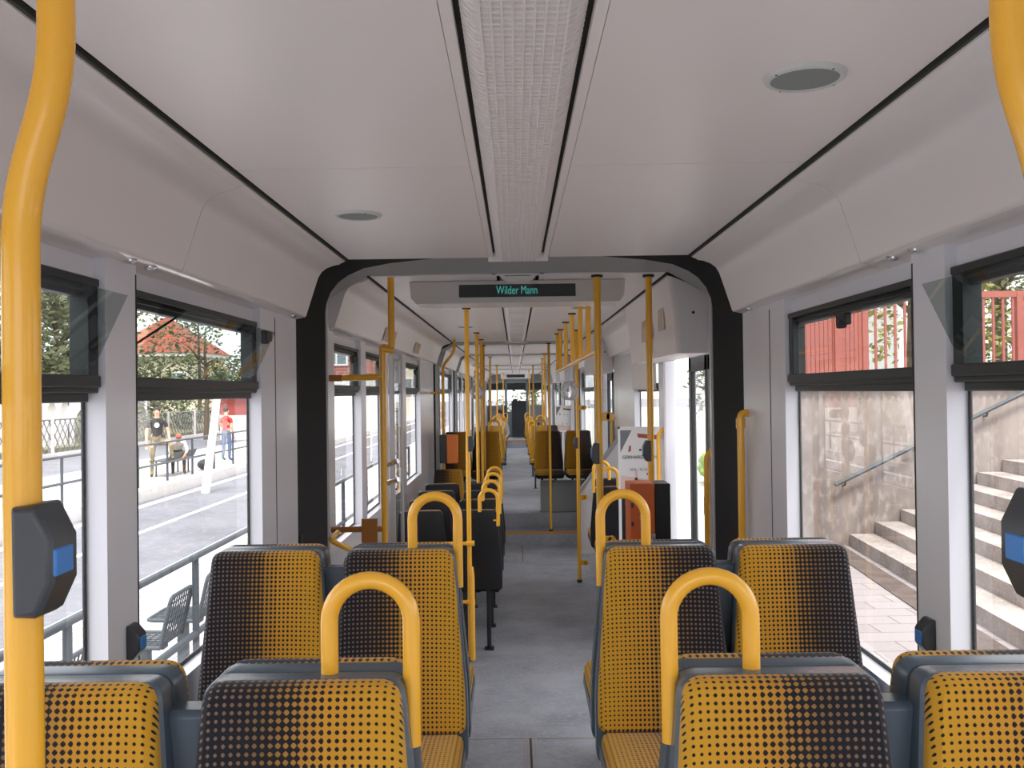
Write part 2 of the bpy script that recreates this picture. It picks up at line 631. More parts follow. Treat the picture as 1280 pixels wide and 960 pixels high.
def window(s, y0, y1, is_open, detail=True):
    global wn_
    wn_ += 1
    root = empty('window_%d' % wn_, (XC + s * HG, (y0 + y1) / 2, SILL))
    struct(root)

    def bx(mb, xa, xb, ya, yb, za, zb):
        mb.box(s * xa, s * xb, ya - (y0 + y1) / 2, yb - (y0 + y1) / 2, za - SILL, zb - SILL)
    zt = 2.0          # transom
    fr = MB()
    t = 0.012
    bx(fr, -0.004, 0.004, y0, y0 + t, SILL, zt)
    bx(fr, -0.004, 0.004, y1 - t, y1, SILL, zt)
    bx(fr, -0.004, 0.004, y0, y1, SILL, SILL + t)
    vf = 0.05
    bx(fr, -0.038, 0.012, y0, y0 + vf, zt, HEAD)
    bx(fr, -0.038, 0.012, y1 - vf, y1, zt, HEAD)
    bx(fr, -0.02, 0.012, y0, y1, HEAD - 0.048, HEAD)
    bx(fr, -0.042, -0.02, y0, y1, HEAD - 0.02, HEAD)
    bx(fr, -0.032, -0.02, y0 + .03, y1 - 0.03, HEAD - 0.034, HEAD - 0.028)
    fr.build('frame', M['rubber'], root, bevel=0.003)
    tr = MB()
    bx(tr, -0.050, 0.012, y0 + 0.012, y1 - 0.012, 2.004, 2.034)
    bx(tr, -0.038, 0.012, y0, y1, 1.990, 2.006)
    bx(tr, -0.022, 0.012, y0 + .02, y1 - 0.02, 1.968, 1.992)
    tr.build('transom', M['rubber'], root, bevel=0.004)
    g = MB()
    bx(g, -0.003, 0.003, y0 + t, y1 - t, SILL + t, 1.97)
    g.build('pane', M['glass'], root)
    v = MB()
    tilt = 0.095 if is_open else 0.0
    h = 0.198
    ym = (y0 + y1) / 2
    a, b = y0 + 0.02 - ym, y1 - 0.02 - ym
    zb, zt2 = 2.034 - SILL, 2.034 + h - SILL
    xb_, xt_ = s * -0.026, s * (-0.026 - tilt)
    poly = [(xb_, a, zb), (xb_, b, zb), (xt_, b, zt2), (xt_, a, zt2)]
    v.prism(poly, (s * 0.005, 0, 0))
    v.build('vent_pane', M['vent'], root)
    if detail and not (s < 0 and y0 < 2.0):
        l = MB()
        ly = y0 + (y1 - y0) * (0.86 if s < 0 else 0.5) - ym
        xk = s * (-0.03 - tilt)
        l.box(xk - 0.012, xk + 0.012, ly - 0.045, ly + 0.045, zt2 - 0.045, zt2 - 0.005)
        l.box(xk - 0.02, xk + 0.006, ly - 0.02, ly + 0.02, zt2 - 0.055, zt2 - 0.03)
        l.build('latch', M['black_box'], root, bevel=0.006)
        if is_open:
            st = MB()
            st.tube([(s * -0.03, a + 0.34, zb + 0.19), (s * -0.012, a, zb + 0.07)], 0.004, 6)
            st.build('stay', M['rubber'], root)


for w in WIN_L:
    window(-1, *w, detail=w[0] < 9)
for w in WIN_R:
    window(1, *w, detail=w[0] < 9)

# ceiling panels
cp = MB()
gapw = 0.004
seams = {0: [-0.6, 2.56], 1: [7.3, 9.5], 2: [], 3: [17.8, 19.6], 4: [], 5: [28.2, 30.5]}
for i, (a, b) in enumerate(SECT):
    ys = [a] + seams[i] + [b]
    for k in range(len(ys) - 1):
        p, q = ys[k] + gapw / 2, ys[k + 1] - gapw / 2
        for s in (-1, 1):
            cp.box(XC + s * 0.1405, XC + s * (HC - 0.0125), p, q, CEIL, CEIL + 0.018)
    for s in (-1, 1):
        cp.box(XC + s * 0.118, XC + s * 0.1392, a, b, CEIL, CEIL + 0.018)
struct(cp.build('ceiling', M['panel']), 'cream ceiling panels along the tram', 'ceiling')
bk = MB()
for (a, b) in SECT:
    bk.box(XC - HW - 0.1, XC + HW + 0.1, a, b, CEIL + 0.022, CEIL + 0.06)
for (a, b) in SECT:
    for s in (-1, 1):
        bk.box(XC + s * (HC - 0.004), XC + s * (HC + 0.0035), a, b, 2.603, CEIL + 0.03)  # dark strip over the cove lip, in place of the gap's shadow
struct(bk.build('trim_2', M['gap']), 'dark backing and painted shadow strips in the gaps of the ceiling panels', 'trim')
# the tram roof seen from nowhere but needed to keep the sky out between the sections
rf = MB()
rf.box(XC - 1.2, XC + 1.2, -1.68, Y_END, CEIL + 0.10, CEIL + 0.2)
struct(rf.build('trim_3', M['gap']), 'roof shell above the ceiling', 'trim')

# egg-crate light cover down the middle of the ceiling
gr = MB()
prof = [(-0.107, 0.012), (-0.098, 0.0), (-0.085, -0.012), (-0.066, -0.02), (0.066, -0.02), (0.085, -0.012), (0.098, 0.0), (0.107, 0.012)]


def slat(y, w, dz):
    lo = [[(XC + x, y - w / 2, CEIL + z), (XC + x, y + w / 2, CEIL + z), (XC + x, y + w / 2, CEIL + z + dz), (XC + x, y - w / 2, CEIL + z + dz)] for x, z in prof]
    gr.loft(lo, True, (True, True))


y = 0.6
while y < 4.28:
    slat(y, 0.009, 0.010)
    y += 0.023
for k in range(9):
    x = XC - 0.072 + k * 0.018
    gr.box(x - 0.002, x + 0.002, 0.6, 4.29, CEIL - 0.0215, CEIL - 0.008)
struct(gr.build('trim_4', M['panel'], smooth=0), 'ribbed cream light cover along the middle of the ceiling', 'ceiling trim')
gb = MB()
for i, (a, b) in enumerate(SECT):
    lo = [[(XC + x, yy, CEIL + z + (0.007 if i == 0 else 0.012)) for x, z in prof] for yy in (a, b)]
    gb.loft(lo, False)
    gb.box(XC - 0.14, XC + 0.14, a, a + 0.012, CEIL - 0.004, CEIL + 0.06)
    gb.box(XC - 0.14, XC + 0.14, b - 0.012, b, CEIL - 0.02, CEIL + 0.06)
    if i:
        for k in range(int((b - a) / 0.5)):
            yy = a + 0.25 + k * 0.5
            gb.box(XC - 0.06, XC + 0.06, yy - 0.004, yy + 0.004, CEIL - 0.012, CEIL)
struct(gb.build('trim_5', M['panel']), 'backing of the light cover along the middle of the ceiling', 'ceiling trim')

# coves between ceiling and walls
cove = [(HC + 0.004, 2.612), (HC + 0.006, 2.600), (HC + 0.028, 2.591), (HC + 0.031, 2.587), (0.866, 2.582), (0.898, 2.570), (0.922, 2.552), (0.938, 2.526), (0.950, 2.49), (0.992, 2.362), (0.994, 2.353), (0.997, 2.346), (1.003, 2.342), (1.078, 2.326), (1.078, 2.66), (HC + 0.004, 2.66)]


def coves(s, spans):
    mb = MB()
    for (a, b) in spans:
        k0 = len(mb.f)
        mb.loft([[(XC + s * x, yy, z) for x, z in cove] for yy in (a, b)], True, (True, True))
        mb.m[k0 + 12] = 1
    return mb


JOINT = 2.70
cl = [(-1.6, -0.602), (-0.598, JOINT - 0.002), (JOINT + 0.002, 4.3), (4.98, 7.3), (7.304, 11.45), (12.2, 15.2), (15.9, 21.5), (22.2, 25.2), (25.9, Y_END)]
cr_ = [(-1.6, -0.602), (-0.598, JOINT - 0.002), (JOINT + 0.002, 4.3), (6.95, 9.9), (12.2, 15.2), (17.7, 19.8), (22.2, 25.2), (28.4, Y_END)]
struct(coves(-1, cl).build('trim_6', [M['panel'], M['soffit']], smooth=50), 'curved cream cove above the left windows', 'trim')
struct(coves(1, cr_).build('trim_7', [M['panel'], M['soffit']], smooth=50), 'curved cream cove above the right windows', 'trim')

# floors and steps
fl = MB()
fl.box(XC - HW, XC + HW, -1.6, 3.50, -0.05, HI)
fl.box(XC - HW, XC + HW, 3.50, 3.85, -0.05, 0.21)
fl.box(XC - 1.0, XC + 1.0, 3.85, 4.93, -0.08, 0.0)
fl.box(XC - HW, XC + HW, 4.93, 11.9, -0.08, 0.0)
fl.box(XC - 1.0, XC + 1.0, 11.9, 12.3, -0.08, 0.165)
fl.box(XC - HW, XC + HW, 12.3, 15.4, -0.08, HI2)
fl.box(XC - HW, XC + HW, 15.4, 30.9, -0.08, 0.10)
fl.box(XC - HW, XC + HW, 30.9, Y_END, -0.08, HI2)
struct(fl.build('floor', M['floor']), 'worn grey lino tram floor', 'floor')
st_ = MB()
st_.box(XC - 0.98, XC + 0.98, 3.465, 3.502, HI - 0.02, HI + 0.004)
st_.box(XC - 0.98, XC + 0.98, 11.895, 11.94, 0.145, 0.169)
st_.box(XC - 0.98, XC + 0.98, 30.88, 30.93, HI2 - 0.03, HI2 + 0.004)
struct(st_.build('trim_8', M['strip']), 'orange nosing strips on the floor steps', 'step nosing')
fs = MB()
for (ya, yb, yc) in ((4.6, 5.28, 5.28), (11.88, 10.75, 10.75)):
    for xx in (0.03, 0.047, 0.075, 0.092):
        fs.box(xx - 0.003, xx + 0.003, ya, yb, 0.0, 0.003)
    pts = []
    n = 16
    sg = 1 if yb > ya else -1
    for k in range(n + 1):
        x = -0.9 + 1.8 * k / n + XC
        pts.append((x, yc - sg * 0.06 * (2 * k / n - 1) ** 2))
    for k in range(n):
        (xa, y0_), (xb, y1_) = pts[k], pts[k + 1]
        fs.prism([(xa, y0_ - 0.008, 0.0), (xb, y1_ - 0.008, 0.0), (xb, y1_ + 0.008, 0.0), (xa, y0_ + 0.008, 0.0)], (0, 0, 0.003))
struct(fs.build('trim_9', M['seam']), 'pale floor joint strips at the gangways', 'floor joint')
fd = MB()
fd.box(0.055, 0.067, 4.6, 5.27, 0.0, 0.002)
fd.box(0.058, 0.066, 10.76, 11.88, 0.0, 0.002)
struct(fd.build('trim_10', M['seam_dark']), 'dark centre joint in the gangway floor', 'floor joint')
ds = MB()
for (a, b) in DOOR_R[:2]:
    for k in range(4):
        ds.box(0.72 + k * 0.08, 0.735 + k * 0.08, a - 0.15, b + 0.15, 0.0, 0.003)
struct(ds.build('trim_11', M['seam']), 'pale ribbed strips on the floor inside the doors', 'floor strip')

# gangway portals: black bellows, then a grey frame
arch_half = [(0.985, -0.05), (0.985, 1.2), (0.985, 2.40), (0.978, 2.445), (0.955, 2.50), (0.915, 2.55), (0.865, 2.585), (0.785, 2.62), (0.65, 2.644), (0.4, 2.668), (0.2, 2.678), (0, 2.68)]
poly_half = [(1.036, -0.05), (1.036, 1.2), (1.036, 2.38), (1.036, 2.46), (1.036, 2.485), (0.98, 2.515), (0.92, 2.548), (0.84, 2.592), (0.806, 2.613), (0.5, 2.616), (0.25, 2.617), (0, 2.617)]
outer_half = [(1.12, -0.05), (1.12, 1.2), (1.12, 2.42), (1.12, 2.48), (1.12, 2.6), (1.1, 2.68), (1.0, 2.72), (0.9, 2.74), (0.7, 2.76), (0.4, 2.77), (0.2, 2.77), (0, 2.77)]


def full(half, y):
    return [(XC - x, y, z) for x, z in half] + [(XC + x, y, z) for x, z in half[-2::-1]]


pn = 11
for i, (a, b) in enumerate(PORT):
    m1 = a + (b - a) * 0.60 if i == 0 else a + 0.10
    ah = arch_half if i == 0 else [(x * 0.995, z - 0.004) for x, z in poly_half]
    pn += 1
    bl = MB()
    bl.loft([full(outer_half, a + 0.0), full(outer_half, a + 0.03), full(ah, m1)], False)
    for k in range(5 if i == 0 else 0):   # bellows ribs low down beside the seats
        zz = 1.05 + 0.02 * k
        for s in (-1, 1):
            bl.box(XC + s * (1.09 - k * 0.012), XC + s * (1.096 - k * 0.012), a + 0.03, a + 0.09, 0.0, 1.27 + 0.012 * k)
    struct(bl.build('trim_%d' % pn, M['black'], smooth=50), ['black rubber gangway bellows framing the nearest portal', 'black rubber bellows of the second gangway', 'black bellows of the third gangway', 'black bellows of the fourth gangway', 'black bellows of the last gangway'][i], 'bellows')
    pn += 1
    gy = MB()
    gy.loft([full(ah, m1), full(ah, m1 + 0.012), full(poly_half, b), full(outer_half, b)], False)
    struct(gy.build('trim_%d' % pn, M['portal_grey'], smooth=30), ['grey arched frame of the nearest gangway', 'grey arched frame of the second gangway', 'grey frame of the third gangway', 'grey frame of the fourth gangway', 'grey frame of the last gangway'][i], 'gangway frame')
    pn += 1
    edge = MB()
    for s in (-1, 1):
        edge.box(XC + s * 1.022, XC + s * 1.046, b - 0.02, b + 0.015, 0.0, 2.485)
    struct(edge.build('trim_%d' % pn, M['wall']), 'pale edge strips beside the gangway', 'trim')

# unseen rear end, set close, its opening enlarged for more frontal light
re = MB()
re.box(XC - 1.106, XC + 1.106, -1.68, -1.6, -0.05, 1.0)
re.box(XC - 1.106, XC + 1.106, -1.68, -1.6, 2.45, 2.7)
re.box(XC - 1.106, XC - 1.0, -1.68, -1.6, 1.0, 2.45)
re.box(XC + 1.0, XC + 1.106, -1.68, -1.6, 1.0, 2.45)
struct(re.build('wall_back', M['wall']), 'rear end wall', 'wall')

# front end: cab partition and windscreen
fe = empty('wall_front', (XC, Y_END, 0))
struct(fe, 'far cab partition with dark door and windscreen behind', 'wall')
a = MB()
a.box(-1.1, -0.35, 0, 0.06, 0, 1.5)
a.box(0.42, 1.1, 0, 0.06, 0, 1.5)
a.box(-1.1, 1.1, 0, 0.06, 2.35, 2.66)
for x in (-0.95, -0.36, 0.40, 0.95):
    a.box(x - 0.045, x + 0.045, 0, 0.06, 0, 2.4)
a.build('partition', M['portal_grey'], fe)
a = MB()
a.box(-1.1, 1.1, 0.05, 0.1, 2.05, 2.30)
a.box(-1.1, 1.1, 1.2, 1.26, 2.2, 2.45)
a.build('sun_blind', M['cab'], fe)
a = MB()
a.box(-0.16, 0.36, -0.01, 0.05, HI2, 1.66)
a.box(-0.12, 0.05, -0.01, 0.05, 1.66, 1.72)
a.build('cab_door', M['cab'], fe)
a = MB()
a.box(-1.1, 1.1, 1.25, 1.3, 0, 1.25)
a.build('dashboard', M['cab'], fe)
a = MB()
a.box(-1.1, 1.1, 1.24, 1.27, 1.25, 2.45)
a.build('windscreen', M['clear'], fe)


# ------------------------------------------------------------------ seats
def offset_poly(pts, d):
    n = len(pts)
    out = []
    for i in range(n):
        a, b, c = Vector(pts[i - 1]), Vector(pts[i]), Vector(pts[(i + 1) % n])
        e1, e2 = (b - a), (c - b)
        n1 = Vector((-e1.y, e1.x)).normalized() if e1.length > 1e-9 else Vector((0, 0))
        n2 = Vector((-e2.y, e2.x)).normalized() if e2.length > 1e-9 else Vector((0, 0))
        k = (n1 + n2)
        k = k.normalized() if k.length > 1e-6 else n1
        out.append(b + k * d)
    return out


def round_poly(corners, rads, n=6):
    """ccw 2D polygon with rounded corners"""
    out = []
    N = len(corners)
    for i in range(N):
        a, b, c = Vector(corners[i - 1]), Vector(corners[i]), Vector(corners[(i + 1) % N])
        d1, d2 = (a - b).normalized(), (c - b).normalized()
        k = rads[i]
        p0, p2 = b + d1 * k, b + d2 * k
        for j in range(n + 1):
            t = j / n
            out.append(p0 * (1 - t) ** 2 + b * 2 * t * (1 - t) + p2 * t * t)
    return out


def slab(mb, poly, prof, place, mi=0, bulge=0.0):
    """loft a rounded outline through (inset, depth) steps; place maps (x, z, depth) to 3D"""
    loops = []
    for ins, dep in prof:
        q = offset_poly(poly, ins)
        loops.append([place(p.x, p.y, dep) for p in q])
    mb.loft(loops, True, (True, False), mi)
    # domed front cap
    ins, dep = prof[-1]
    q = offset_poly(poly, ins)
    cx = sum(p.x for p in q) / len(q)
    cz = sum(p.y for p in q) / len(q)
    rings = []
    for k, (f, d) in enumerate(((1.0, 0), (0.85, 0.5), (0.55, 0.9), (0.25, 1.0))):
        rings.append([place(cx + (p.x - cx) * f, cz + (p.y - cz) * f, dep + bulge * d) for p in q])
    mb.loft(rings, True, (False, True), mi)


SEAT_TOP = 1.085
LEAN = 0.10


def back_place(x, z, d):
    return (x, -d - (SEAT_TOP - z) * LEAN, z)


def back_outline(grow, ztop, zbot, rt, rb):
    def w(z):
        return min(0.160 + (SEAT_TOP - z) * 0.085, 0.196) + grow
    return round_poly([(-w(zbot), zbot), (w(zbot), zbot), (w(0.66), 0.66), (w(ztop), ztop), (-w(ztop), ztop), (-w(0.66), 0.66)], [rb, rb, 0.05, rt, rt, 0.05])


SEATS = {}


def seat_proto(grad, handle, dark):
    """a seat facing -Y; grad = +1 when the plush turns yellow towards +x; handle = side of the grab handle"""
    key = (grad, handle, dark)
    if key in SEATS:
        return None
    root = empty('tram_seat')
    sh = M['shell_shaded'] if dark else M['shell']
    mb = MB()
    slab(mb, back_outline(0.003, SEAT_TOP, 0.47, 0.032, 0.03), [(0.008, -0.046), (0.002, -0.044), (0.0, -0.038), (0.0, 0.004), (0.006, 0.010)], back_place)
    mb.build('backrest_shell', sh, root, smooth=40)
    mb = MB()
    slab(mb, back_outline(-0.002, SEAT_TOP + 0.003, 0.56, 0.036, 0.03), [(0.003, 0.0), (0.0, 0.012), (0.001, 0.024), (0.006, 0.034), (0.016, 0.041)], back_place, bulge=0.006)
    mb.build('backrest_pad', M['fab_p'] if grad > 0 else M['fab_m'], root, smooth=60)
    # cushion
    out = round_poly([(-0.19, -0.50), (0.19, -0.50), (0.188, -0.075), (-0.188, -0.075)], [0.06, 0.06, 0.02, 0.02])
    mb = MB()
    slab(mb, out, [(0.01, 0.0), (0.0, 0.012), (0.0, 0.045), (0.006, 0.058), (0.018, 0.066)], lambda x, z, d: (x, z, 0.50 + d + (-(z + 0.07)) * 0.05), bulge=0.008)
    mb.build('seat_cushion', M['cus_p'] if grad > 0 else M['cus_m'], root, smooth=60)
    out = round_poly([(-0.195, -0.49), (0.195, -0.49), (0.195, -0.03), (-0.195, -0.03)], [0.06, 0.06, 0.02, 0.02])
    mb = MB()
    slab(mb, out, [(0.03, 0.0), (0.006, 0.02), (0.0, 0.045), (0.002, 0.075)], lambda x, z, d: (x, z, 0.455 + d + (-(z + 0.07)) * 0.05))
    mb.build('seat_pan', sh, root, smooth=40)
    for sx in (-0.09, 0.09):
        mb = MB()
        mb.tube(arc_path([(sx, -0.06, 0.47), (sx, -0.09, 0.0)], 0.01), 0.017, 10)
        mb.box(sx - 0.035, sx + 0.035, -0.14, -0.05, 0.0, 0.012)
        mb.build('leg', sh, root)
    if handle:
        mb = MB()
        xi, xo = handle * 0.034, handle * 0.171
        xm, r_ = (xi + xo) / 2, abs(xo - xi) / 2
        pts = [(xi, 0.036, SEAT_TOP - 0.01), (xi, 0.036, SEAT_TOP + 0.085)]
        for k in range(1, 16):
            t = math.pi * k / 16
            pts.append((xm - handle * r_ * math.cos(t), 0.036, SEAT_TOP + 0.085 + r_ * math.sin(t)))
        pts += [(xo, 0.036, SEAT_TOP + 0.085), (xo, 0.03, SEAT_TOP - 0.12)]
        mb.tube(pts, 0.0148, 16)
        mb.tube([(xo, 0.03, SEAT_TOP - 0.075), (xo - handle * 0.035, 0.03, SEAT_TOP - 0.075)], 0.011, 10)
        h = mb.build('grab_handle', M['yellow'], root, smooth=60)
        h['label'] = 'yellow arched grab handle'
    SEATS[key] = root
    return root


def seat(x, y, z, label, grad=1, handle=0, away=False, dark=False, group=None):
    if away:
        grad, handle = -grad, -handle
    o = seat_proto(grad, handle, dark)
    if o is None:
        o = copy_tree(SEATS[(grad, handle, dark)])
    o.location = (x, y, z)
    o.rotation_euler = (0, 0, math.pi if away else 0)
    tag(o, label, 'seat', group)
    return o


XLW, XLA, XRA, XRW = -0.745, -0.350, 0.422, 0.815
g1 = 'back-to-back seats in the camera end of the tram'
for (row, Y) in (('front', 1.505), ('second', 2.745)):
    near = row == 'front'
    T = ['nearest row' if near else 'second row']
    seat(XLW, Y, HI, 'plush seat by the left window in the %s, facing the camera' % T[0], 1, 0, group=g1)
    seat(XLA, Y, HI, 'plush seat with arched handle left of the aisle in the %s, facing the camera' % T[0], 1, 1, group=g1)
    seat(XRA, Y, HI, 'plush seat with arched handle right of the aisle in the %s, facing the camera' % T[0], -1, -1, group=g1)
    seat(XRW, Y, HI, 'plush seat by the right window in the %s, facing the camera' % T[0], -1, 0, group=g1)
    Y2 = Y + 0.092
    seat(XLW, Y2, HI, 'seat facing away, back to back behind the %s left window seat' % ('nearest' if near else 'second-row'), 1, 0, True, group=g1)
    seat(XLA, Y2, HI, 'seat facing away, back to back behind the %s left aisle seat' % ('nearest' if near else 'second-row'), 1, 0, True, group=g1)
    seat(XRA, Y2, HI, 'seat facing away, back to back behind the %s right aisle seat' % ('nearest' if near else 'second-row'), -1, 0, True, group=g1)
    seat(XRW, Y2, HI, 'seat facing away, back to back behind the %s right window seat' % ('nearest' if near else 'second-row'), -1, 0, True, group=g1)
    for s, (xa, xb) in ((-1, (-0.90, -0.20)), (1, (0.27, 0.96))):
        mb = MB()
        mb.box(xa, xb, Y + 0.013, Y + 0.079, HI, HI + 1.03)
        mb.build
        o = mb.build('seat_support', M['shell'], bevel=0.012)
        tag(o, 'blue-grey plastic support between the %s seats %s of the aisle' % ('nearest' if near else 'second-row', 'left' if s < 0 else 'right'), 'seat support', 'supports between the back-to-back seats')

g2 = 'dark-backed seats on the left of the low floor'
names = ['nearest', 'second', 'third', 'fourth']
for k, Y in enumerate((7.02, 7.72, 8.42, 9.08)):
    Yb = Y - 0.0
    seat(-0.73, Yb, 0.0, 'dark-backed seat by the left window, %s row of those facing away beyond the gangway' % names[k], 1, 0, True, True, g2)
    seat(-0.315, Yb, 0.0, 'dark-backed aisle seat with yellow arch, %s row of those facing away beyond the gangway' % names[k], 1, 1, True, True, g2)
seat(-0.79, 10.75, 0.0, 'low plush seat by the left window facing back, under the orange ticket validator', 1, 0, False, True, 'plush seats further down the tram')
g3 = 'plush seats further down the tram'
seat(-0.80, 12.55, HI2, 'plush window seat behind the orange ticket validator', 1, 0, False, True, g3)
seat(-0.40, 12.55, HI2, 'plush aisle seat left of the far steps, facing the camera', 1, 1, False, True, g3)
seat(0.44, 12.55, HI2, 'plush aisle seat right of the far steps, facing the camera', -1, -1, False, True, g3)
seat(0.85, 12.55, HI2, 'plush window seat right of the far steps, behind the tall glass screen', -1, 0, False, True, g3)
seat(-0.40, 14.6, HI2, 'plush aisle seat left of the aisle behind the seats at the far steps', 1, 1, False, True, g3)
seat(0.50, 14.6, HI2, 'plush aisle seat right of the aisle behind the seats at the far steps', -1, -1, False, True, g3)
for k, Y in enumerate((18.0, 20.6, 24.0, 28.0)):
    nm = ['beyond the third gangway', 'in front of the fourth gangway', 'between the last two gangways', 'nearest the cab'][k]
    seat(-0.42, Y, 0.10, 'distant aisle seat left of the aisle %s' % nm, 1, 1, False, True, g3)
    seat(0.46, Y, 0.10, 'distant aisle seat right of the aisle %s' % nm, -1, -1, False, True, g3)
seat(0.852, 7.45, 0.12, 'dark-backed single seat beside the right wall between the two doors', -1, -1, True, True, g2)
seat(0.852, 8.15, 0.12, 'dark-backed single seat behind the one beside the right wall between the doors', -1, -1, True, True, g2)

# boxes the far seats stand on
for s, nm in ((-1, 'left'), (1, 'right')):
    mb = MB()
    xa, xb = (-1.0, -0.24) if s < 0 else (0.32, 1.05)
    mb.box(xa, xb, 12.38, 12.62, HI2, HI2 + 0.42)
    o = mb.build('seat_box', M['portal_grey'], bevel=0.01)
    tag(o, 'grey box under the plush seats %s of the far steps' % nm, 'seat box', 'boxes under the far seats')


# ------------------------------------------------------------------ poles
def flange(mb, x, y, r=0.03):
    mb.disc((x, y, CEIL - 0.012), (0, 0, 1), r, 0.012, 16)


def pole(x, y, z0, label, r=0.0175, z1=CEIL, box=None, extra=None, group='yellow floor-to-ceiling poles'):
    root = empty('grab_pole', (x, y, z0))
    mb = MB()
    mb.tube([(0, 0, 0), (0, 0, z1 - z0)], r, 14)
    mb.build('post', M['yellow'], root, smooth=60)
    mb = MB()
    mb.disc((0, 0, z1 - z0 - 0.012), (0, 0, 1), 0.032, 0.012, 16)
    mb.build('ceiling_flange', M['gap'], root)
    if z0 < 0.6:
        mb = MB()
        mb.disc((0, 0, 0), (0, 0, 1), 0.026, 0.03, 16)
        mb.build('foot', M['gap'], root)
    if box:
        bz, sx = box
        stop_box(root, 0, 0, bz - z0, sx, r)
    if extra:
        extra(root)
    tag(root, label, 'pole', group)
    return root


def stop_box(root, x, y, z, sx, r, h=0.115):
    """request-stop box clamped to a pole; its button points to sx"""
    mb = MB()
    w = h * 0.34
    w += 0.006
    out = [(0.001, -0.49 * h), (0.024, -0.5 * h), (0.031, -0.46 * h), (w, -0.19 * h), (w, 0.2 * h), (0.034, 0.40 * h), (0.028, 0.5 * h), (0.0, 0.48 * h)]
    prof = [(0.006, -0.029), (0.001, -0.023), (0.0, 0.022), (0.004, 0.026)]
    poly = [(px, pz) for px, pz in out]
    loops = []
    for ins, d in prof:
        q = offset_poly(poly, ins)
        loops.append([(x + sx * p.x, y + d, z + p.y) for p in q])
    mb.loft(loops, True, (True, True))
    mb.build('stop_button_box', M['button_box'], root, bevel=0.003)
    mb = MB()
    mb.box(x + sx * (w - 0.009), x + sx * (w + 0.0015), y - 0.0245, y + 0.012, z - 0.13 * h, z + 0.11 * h)
    b = mb.build('stop_button', M['blue'], root, bevel=0.002)
    b['label'] = 'blue push button'


# the two bent poles beside the camera
for s, lab in ((-1, 'thick yellow pole with a bend at the left edge, nearest the camera, dark stop box'), (1, 'bent yellow pole at the top right corner nearest the camera')):
    xb = XC + s * 0.5325
    xt = XC + s * 0.4935
    yb = 0.95
    root = empty('grab_pole', (xb, yb, HI))
    mb = MB()
    mb.tube(arc_path([(0.004, 0, 0), (0, 0, 1.75 - HI), (0, 0, 2.185 - HI), (xt - xb, 0, 2.315 - HI), (xt - xb, 0, CEIL - HI)], 0.05, 8), 0.0185, 28)
    mb.build('post', M['yellow'], root, smooth=60)
    mb = MB()
    mb.disc((xt - xb, 0, CEIL - HI - 0.012), (0, 0, 1), 0.034, 0.012, 20)
    mb.build('ceiling_flange', M['gap'], root)
    stop_box(root, 0, 0, 1.815 - HI, -s, 0.0185, 0.116)
    tag(root, lab, 'pole', 'yellow floor-to-ceiling poles')

pole(-0.355, 6.82, 0.0, 'slim yellow pole left of the aisle in front of the dark-backed seats', box=(1.60, 1))
# sleeve and low barrier beside that pole
root = empty('seat_barrier', (-0.345, 6.80, 0.0))
mb = MB()
mb.tube([(0.008, -0.04, 0.02), (0.008, -0.04, 0.64), (0.004, -0.03, 0.70)], [0.021, 0.021, 0.017], 14)
mb.build('sleeve', M['yellow'], root, smooth=60)
for z in (0.87, 0.44):
    mb = MB()
    mb.tube([(0, -0.02, z), (-0.62, -0.02, z)], 0.014, 12)
    mb.tube([(-0.03, -0.02, z), (0.03, -0.02, z)], 0.021, 12)
    mb.build('rail', M['yellow'], root, smooth=60)
mb = MB()
mb.tube([(-0.62, -0.02, 0.0), (-0.62, -0.02, 0.884)], 0.016, 12)
mb.build('post', M['yellow'], root, smooth=60)
tag(root, 'low yellow two-bar barrier in front of the nearest dark-backed seats', 'barrier')

for (x, y, lab) in ((-0.40, 9.66, 'yellow pole standing by the third dark-backed row on the left'),
                    (-0.40, 10.9, 'yellow pole left of the aisle just before the second gangway')):
    pole(x, y, 0.0, lab)
for (x, y, z, lab) in ((-0.42, 12.3, HI2, 'yellow pole at the far steps left of the aisle'), (-0.44, 16.3, 0.1, 'distant yellow pole left of the aisle past the third gangway'), (-0.42, 21.2, 0.1, 'distant yellow pole left of the aisle near the fourth gangway'), (-0.40, 30.5, 0.1, 'farthest yellow pole left of the aisle, near the cab'),
                       (0.44, 11.95, 0.165, 'yellow pole right of the aisle rising from the far step'), (0.49, 15.2, HI2, 'distant yellow pole right of the aisle at the third gangway'), (0.52, 17.6, 0.1, 'distant yellow pole right of the aisle past the third gangway'), (0.44, 22.4, 0.1, 'distant yellow pole right of the aisle past the fourth gangway'), (0.42, 27.5, 0.1, 'farthest yellow pole right of the aisle'), (0.60, 20.4, 0.1, 'distant yellow pole by the far right door')):
    pole(x, y, z, lab)


def clamps(zs, dx):
    def f(root):
        for z in zs:
            mb = MB()
            mb.box(-0.02, dx, -0.012, 0.012, z - 0.022, z + 0.022)
            mb.disc((dx, 0.012, z), (0, -1, 0), 0.024, 0.024, 14)
            mb.build('clamp', M['yellow'], root, bevel=0.003)
    return f


pole(0.635, 9.45, 0.02, 'yellow pole with side clamps at the slanted white screen', r=0.019, box=(1.45, -1), extra=clamps((1.79, 0.87, 0.20), 0.07))
pole(0.452, 5.0, 0.0, 'stout yellow pole right of the aisle at the front of the overhead rail', r=0.0195, box=(1.64, -1), extra=clamps((1.84, 1.17), 0.06))
pole(0.735, 5.02, 1.485, 'yellow pole rising from the orange ticket machine', r=0.018, box=(1.65, -1))

